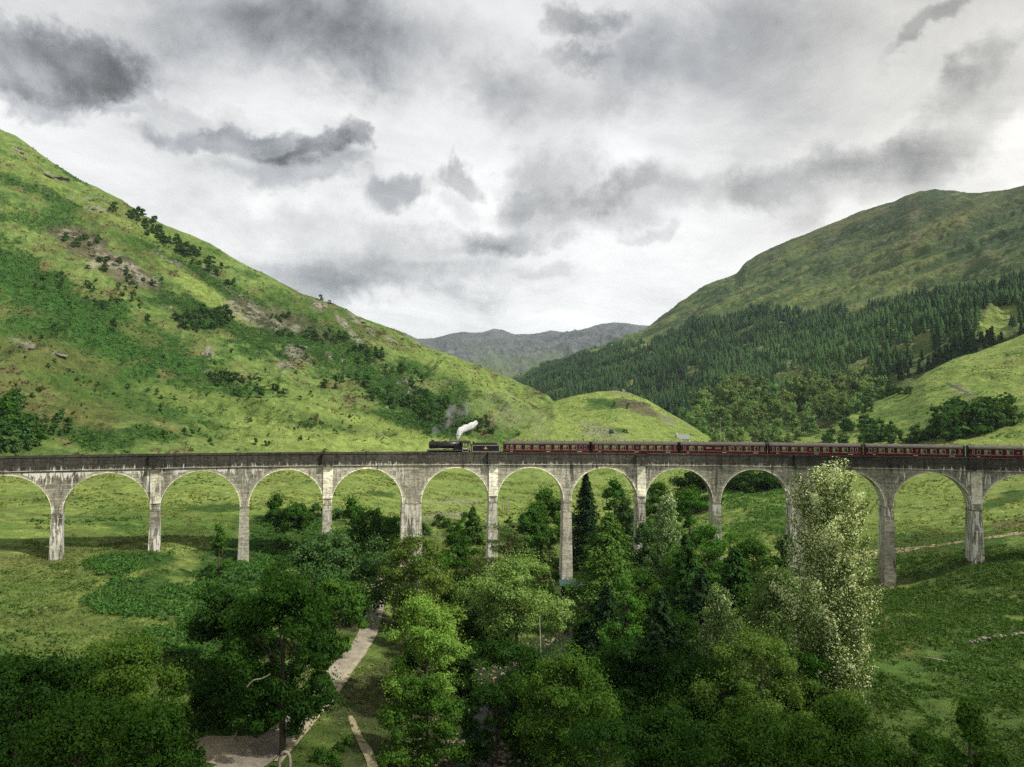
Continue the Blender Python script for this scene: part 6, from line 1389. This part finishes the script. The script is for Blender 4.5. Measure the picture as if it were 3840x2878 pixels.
# shingle: uncountable small stones of the river bed
Vs = []; Fs = []; off = 0; pv, pf = rock_mesh(40); keep = (np.arange(14) % 3 == 0)
n5 = 6; th = np.linspace(0, math.pi, 5); ph = np.linspace(0, 2 * math.pi, n5, endpoint=False); T_, P_ = np.meshgrid(th, ph, indexing='ij'); pv = np.stack([np.sin(T_) * np.cos(P_), np.sin(T_) * np.sin(P_), np.cos(T_)], -1).reshape(-1, 3); ii = np.arange(5 * n5).reshape(5, n5); jj = np.roll(ii, -1, 1); pf = np.stack([ii[:-1], ii[1:], jj[1:], jj[:-1]], -1).reshape(-1, 4)
RL = smooth_line(RIV, 12); RL = RL[(RL[:, 1] > 50) & (RL[:, 1] < 150)]
for k in range(2600):
    c = RL[rng.integers(len(RL))] + rng.normal(size=2) * 2.6 + np.array([rng.choice([-1.2, 0, 1.2]), 0]); z = gz(c[0], c[1]) if k < 0 else 0
    s = rng.uniform(.08, .30); Vs.append((pv * (1 + rng.uniform(-.2, .2, (len(pv), 1))) * np.array([s * 1.2, s, s * .7]) , c, s))
cc = np.array([v[1] for v in Vs]); zc = ground_z(cc[:, 0], cc[:, 1])
VV = np.concatenate([v[0] + np.array([c[0], c[1], z + .08]) for v, c, z in zip(Vs, cc, zc)]); FF = (pf[None] + (np.arange(len(Vs)) * len(pv))[:, None, None]).reshape(-1, 4)
tag(mesh_np('shingle', VV, FF, m_wet_rock), 'brown shingle along the shaded river bed', 'shingle', kind='stuff')

# ---- bracken and heather clumps on the far slopes
def hill_cover(h, name, label, cat, weight, n, rad, per, size, kind, seed):
    r = np.random.default_rng(seed); G = h.G; ca = np.linalg.norm(np.cross(np.gradient(G, axis=0), np.gradient(G, axis=1)), axis=-1).ravel()
    w = weight * ca * h.vis * (h.vx > -60) * (h.vx < 2280); w = w / w.sum(); pk = r.choice(len(w), n, p=w); C = h.P[pk] + np.concatenate([r.normal(size=(n, 2)) * .8, np.zeros((n, 1))], 1)
    P, N, S, sh = cloud_leaves(C, r.uniform(.5, 1.3, n) * rad, r, per, size, flat=.55, up=.5, jit=.5)
    V, F_ = kites(P, N, S, r, .5); tag(mesh_np(name, V, F_, LM[kind], fattr=sh), label, cat, kind='stuff')
hill_cover(LH, 'bracken', 'deep green bracken spreading over the left hillside', 'bracken', LH.wd ** 2, 15000, 1.3, 6, .62, 'fern', 1)
hill_cover(LH, 'heather', 'brown heather clumps dotted over the left hillside', 'heather', LH.wb, 6000, .9, 5, .5, 'heather', 2)
hill_cover(RS, 'rushes', 'darker rush clumps on the pale slope at the right', 'rushes', sstep(fbm(RS.P / 14, 4, 44), .05, .4), 1800, .8, 5, .45, 'fern', 3)
hill_cover(KN, 'rushes', 'darker rush clumps on the grassy knoll', 'rushes', sstep(fbm(KN.P / 14, 4, 45), .1, .4), 1100, .7, 5, .4, 'fern', 4)

# ---- footbridge, hut, house, poles, branches
m_wood = simple('weathered_wood', (.30, .27, .22), .85, scale=3, var=.3); m_dwood = simple('dark_wood', (.035, .032, .026), .85); m_groof = simple('green_roof_sheet', (.035, .075, .055), .6)
x, y, z, d = foot_at(1046, 1340)
fb_ = tag(empty('footbridge', (x, y, 2.2), R_(6)), 'pale wooden footbridge with handrails over the river between the trees', 'footbridge')
b = MB(); b.box(-6, 6, -.8, .8, -.12, 0); b.build('deck', m_wood, fb_)
for sy in (-.78, .78):
    b = MB()
    for q in range(9): b.box(-6 + q * 1.5 - .05, -6 + q * 1.5 + .05, sy - .05, sy + .05, -.1, 1.1)
    b.box(-6, 6, sy - .035, sy + .035, 1.1, 1.18); b.box(-6, 6, sy - .025, sy + .025, .55, .62); b.build('railing', m_wood, fb_)
b = MB(); b.box(-6, 6, -.6, -.4, -.45, -.12); b.box(-6, 6, .4, .6, -.45, -.12); b.build('beams', m_dwood, fb_)
x, y, z, d = foot_at(1240, 1296)
ht = tag(empty('shed', (x, y, z), 0), 'small dark open-fronted shed with a green roof at the foot of the tallest pier', 'shed')
b = MB(); b.box(-2.6, -2.5, 0, 3, 0, 2.7); b.box(2.5, 2.6, 0, 3, 0, 2.7); b.box(-2.5, 2.5, 2.9, 3, 0, 2.7); b.build('wall', m_dwood, ht)
b = MB(); b.add([(-3, -.4, 2.75), (3, -.4, 2.75), (3, 3.3, 3.3), (-3, 3.3, 3.3), (-3, -.4, 3.0), (3, -.4, 3.0), (3, 3.3, 3.5), (-3, 3.3, 3.5)], [(0, 1, 2, 3), (4, 5, 6, 7), (0, 1, 5, 4), (1, 2, 6, 5), (2, 3, 7, 6), (3, 0, 4, 7)]); b.build('roof', m_groof, ht)
def ground_under(vx, d): r = rays(vx, 940.); return r[0] * d, r[1] * d, gz(r[0] * d, r[1] * d)
m_slate = simple('slate_roof', (.20, .20, .20), .8); m_harl = simple('pale_render', (.62, .60, .54), .9); m_dark = simple('window_dark', (.02, .02, .025), .3)
x, y, z = ground_under(1474, 470); zt = CAM_Z + rays(1474, 939)[2] * 470
hs = tag(empty('cottage', (x, y, zt - 6.2), R_(12)), 'grey-roofed pale cottage peeping over the second carriage beside the valley wood', 'house')
b = MB(); b.box(-4, 4, -2.6, 2.6, -3, 3.6); b.add([(-4, -2.6, 3.6), (-4, 2.6, 3.6), (-4, 0, 6.0), (4, -2.6, 3.6), (4, 2.6, 3.6), (4, 0, 6.0)], [(0, 1, 2), (3, 5, 4)]); b.build('wall', m_harl, hs)
b = MB(); b.add([(-4.3, -3, 3.4), (4.3, -3, 3.4), (4.3, 0, 6.25), (-4.3, 0, 6.25), (-4.3, 3, 3.4), (4.3, 3, 3.4), (-4.3, -3, 3.2), (4.3, -3, 3.2), (4.3, 0, 6.05), (-4.3, 0, 6.05), (-4.3, 3, 3.2), (4.3, 3, 3.2)], [(0, 1, 2, 3), (3, 2, 5, 4), (6, 7, 8, 9), (9, 8, 11, 10), (0, 1, 7, 6), (4, 5, 11, 10)]); ro = b.build('roof', m_slate, hs)
b = MB(); b.box(-3.9, -3.1, -.35, .35, 5.6, 7.2); b.build('chimney', m_harl, ro)
for wx in (-2.4, 0, 2.4): b = MB(); b.box(wx - .45, wx + .45, -2.66, -2.59, 1.6, 2.9); b.build('window', m_dark, hs)
def pole(vx, d, vtop, name, lab, double=False):
    x, y, z = ground_under(vx, d); h = CAM_Z + rays(vx, vtop)[2] * d - z
    r = tag(empty(name, (x, y, z), 0), lab, 'pole')
    for sx in ((-.9, .9) if double else (0,)): b = MB(); b.tube([(sx, 0, -.5), (sx, 0, h)], [.15, .11], 8); b.build('post', m_wood, r)
    b = MB(); b.box(-1.3, 1.3, -.06, .06, h - .6, h - .45); b.build('crossarm', m_wood, r)
pole(1093, 238, 1078, 'power_pole', 'double wooden power pole in the field right of the sixth pier', True)
pole(1556, 480, 902, 'power_pole', 'thin power pole standing in front of the valley wood above the third carriage')
pole(1437, 520, 924, 'power_pole', 'pale thin pole left of the cottage on the knoll edge')
def branch(pts_v, rad, label, name='dead_branch', mat=None):
    P = [atd(a, b, c) for a, b, c in pts_v]; c0 = P[0]; b = MB(); b.tube([tuple(p - c0) for p in smooth_line(P, 5)], list(np.linspace(rad, rad * .3, (len(P) - 1) * 5 + 1)), 6); o = b.build(name, mat or m_pdead); o.location = tuple(c0); return tag(o, label, 'branch')
m_pdead = simple('bleached_wood', (.30, .27, .20), .9, scale=5)
branch([(534,1484,71.5),(548,1470,71.2),(566,1466,71),(584,1456,71)], .09, 'bleached crooked dead branch sticking out on the left of the big oak')
P0 = foot_at(604, 1662); 
r0 = [(P0[0] + a, P0[1], P0[2] + c) for a, c in ((0, -.3), (-.05, .7), (.15, 1.4), (.55, 1.65), (.9, 1.3), (1.0, .5), (.95, -.3))]
b = MB(); b.tube([tuple(np.array(p) - np.array(r0[0])) for p in smooth_line(r0, 5)], .16, 7); o = b.build('curved_log', m_pdead, smooth=True); o.location = r0[0]; tag(o, 'grey log bent into an arch beside the gravel road at the bottom edge', 'log')
x, y, z = ground_under(1172, 101)[0:3]; zt = CAM_Z + rays(1169, 1332)[2] * 101
b = MB(); b.tube([(0, 0, -.5), (-.12, 0, (zt - z) * .5), (-.3, 0, zt - z)], [.10, .07, .04], 6); o = b.build('bare_stem', m_birch); o.location = (x, y, z); tag(o, 'thin pale bare tree stem rising from the dark alder at the river', 'tree')
x, y, z, d = foot_at(2025, 1432); b = MB(); b.tube([(-1.6, .3, .5), (-.4, 0, .35), (1.1, -.3, .1), (1.9, -.2, -.1)], [.03, .06, .10, .12], 6); b.tube([(-.4, 0, .35), (-.6, .2, 1.2)], [.05, .02], 5); b.tube([(.2, -.1, .25), (.0, .1, 1.0)], [.05, .02], 5); o = b.build('fallen_branch', m_pdead); o.location = (x, y, z + .2); tag(o, 'grey fallen branch lying in the bracken of the right-hand field', 'branch')

# ---- steam and smoke
def plume(name, pts, radii, dens, colr, label, seed, scale, thr, aniso=.2):
    pts = np.array(pts, float); L = smooth_line(pts, 7); rr = np.interp(np.linspace(0, 1, len(L)), np.linspace(0, 1, len(radii)), radii)
    mb = MB(); mb.tube([tuple(p - pts[0]) for p in L], list(rr), 18)
    V = np.array(mb.v); c = np.repeat(L - pts[0], 18, 0); nn = V - c; k = fbm(V * scale * 1.3 + seed, 3, seed); V = c + nn * (1 + .55 * k[:, None]) + np.stack([k * 0, k * 0, k * .3], 1) * np.repeat(rr, 18)[:, None]
    mb.v = [tuple(v) for v in V]
    m, t, out = new_mat(name + '_vapour'); ob = t.node('ShaderNodeTexCoord').outputs['Object']
    n = t.noise(t.vec('ADD', ob, (seed, 0, 0)), scale, 5, .6, .4); dn = t.math('MULTIPLY', t.ramp(n, thr, thr + .22), dens)
    gen = t.sep(t.node('ShaderNodeTexCoord').outputs['Generated'])
    fade = t.ramp(gen[0], .55, 1.0, 1.0, .25); dn = t.math('MULTIPLY', dn, fade)
    v = t.node('ShaderNodeVolumePrincipled'); v.inputs['Color'].default_value = (*colr, 1); v.inputs['Anisotropy'].default_value = aniso; t.l.new(dn, v.inputs['Density']); t.l.new(v.outputs[0], out.inputs[1])
    o = mb.build(name, m, smooth=True); o.location = tuple(pts[0]); return tag(o, label, 'steam', kind='stuff')
DT = 172.5
def PD(vx, vy, dd=0.0): return atd(vx, vy, DT + dd)
plume('steam', [PD(988.5, 952), PD(990, 942), PD(996, 931, 1), PD(1006, 925, 2), PD(1018, 921, 3), PD(1030, 912, 4)], [.10, .42, .75, .85, .75, .40], 9.0, (.98, .98, .98), 'bright white steam jet blowing back from the safety valves', 3, .55, .30, .0)
plume('smoke', [PD(936, 945), PD(940, 935, 1), PD(952, 920, 2), PD(972, 902, 4), PD(996, 885, 6), PD(1016, 872, 8)], [.35, .8, 1.4, 2.0, 2.4, 1.6], .30, (.62, .60, .60), 'grey smoke drifting back from the locomotive chimney', 5, .42, .46)
plume('smoke', [PD(1016, 872, 8), PD(1050, 870, 12), PD(1095, 885, 16), PD(1140, 905, 20), PD(1190, 925, 22)], [1.8, 4.2, 5.5, 5.5, 3.0], .035, (.85, .82, .80), 'faint haze of smoke hanging over the valley right of the steam', 7, .14, .47)

# ---- unseen cloud added between sun and foreground to darken the bottom of the view
m_cl, t, out = new_mat('shade_cloud_white'); d1 = t.node('ShaderNodeBsdfDiffuse'); d1.inputs[0].default_value = (.9, .9, .92, 1); d2 = t.node('ShaderNodeBsdfTranslucent'); d2.inputs[0].default_value = (.75, .75, .78, 1)
mx_ = t.node('ShaderNodeMixShader'); mx_.inputs[0].default_value = .3; t.l.new(d1.outputs[0], mx_.inputs[1]); t.l.new(d2.outputs[0], mx_.inputs[2]); t.l.new(mx_.outputs[0], out.inputs[0])
n, m = 40, 72; th = np.linspace(0, math.pi, n); ph = np.linspace(0, 2 * math.pi, m, endpoint=False); T_, P_ = np.meshgrid(th, ph, indexing='ij'); D = np.stack([np.sin(T_) * np.cos(P_), np.sin(T_) * np.sin(P_), np.cos(T_)], -1)
D2 = D * (1 + .22 * fbm(D * 2.2 + 4, 4, 91))[..., None] * np.array([320, 62, 34]); ii = np.arange(n * m).reshape(n, m); jj = np.roll(ii, -1, 1)
off_ = (900 - 8) / math.tan(SUN_EL); o = mesh_np('added_shade_cloud', D2.reshape(-1, 3), np.stack([ii[:-1], ii[1:], jj[1:], jj[:-1]], -1).reshape(-1, 4), m_cl, smooth=True)
o.location = (0 + off_ * math.sin(SUN_AZ), 8 + off_ * math.cos(SUN_AZ), 900); tag(o, kind='structure')
# ---- valley air
m_hz, t, out = new_mat('valley_air'); v = t.node('ShaderNodeVolumePrincipled'); v.inputs['Color'].default_value = (.70, .80, .92, 1); v.inputs['Density'].default_value = HAZE; v.inputs['Anisotropy'].default_value = .0
t.l.new(v.outputs[0], out.inputs[1])
b = MB(); b.box(-9900, 9900, -2400, 15400, -4, 760); o = b.build('haze', m_hz); tag(o, 'pale haze filling the valley air', 'haze', kind='stuff')

# ---- labels that single out the members of the groups by what they stand above or below
ORD = 'first second third fourth fifth sixth seventh eighth ninth tenth eleventh twelfth thirteenth fourteenth fifteenth sixteenth seventeenth eighteenth nineteenth twentieth'.split()
def ordn(i): return ORD[i] if i < 20 else ('twenty', 'thirty', 'forty', 'fifty', 'sixty', 'seventy', 'eighty', 'ninety')[(i + 1) // 10 - 2] + ('' if (i + 1) % 10 == 0 else '-' + ORD[(i + 1) % 10 - 1])
PX_ = [126, 338, 527, 705, 888, 1064, 1225, 1385, 1548, 1728, 1918, 2108]; CX_ = [1181, 1372, 1563, 1762, 1976, 2150]
def landmark(vx, vy):
    if vy < 1000:
        if vx < 900: return 'above the %s pier' % ORD[int(np.argmin([abs(vx - a) for a in PX_[:5]]))]
        if vx < 1085: return 'above the engine'
        return 'above the %s carriage' % ORD[int(np.argmin([abs(vx - a) for a in CX_]))]
    return 'by the %s pier' % ORD[int(np.argmin([abs(vx - a) for a in PX_]))] if vy < 1200 else 'below the %s pier' % ORD[int(np.argmin([abs(vx - a) for a in PX_]))]
subs_ = {}
for o in scene.collection.objects:
    if o.parent is None and o.get('group') in SHORT:
        vx, vy = proj(np.array(o.location)); lm = landmark(float(vx), float(vy)); subs_.setdefault((o['group'], lm), []).append((float(vx), o))
for (g, lm), L_ in subs_.items():
    L_.sort(key=lambda q: q[0])
    n_ = len(L_)
    for i, (_, o) in enumerate(L_):
        if n_ == 1: o['label'] = SHORT[g] + ' ' + lm + ' from the left'
        elif i >= 60: o['label'] = '%s %s %s, counting from the right' % (ordn(min(n_ - 1 - i, 98)), SHORT[g], lm)
        else: o['label'] = '%s %s %s, counting from the left' % (ordn(i), SHORT[g], lm)
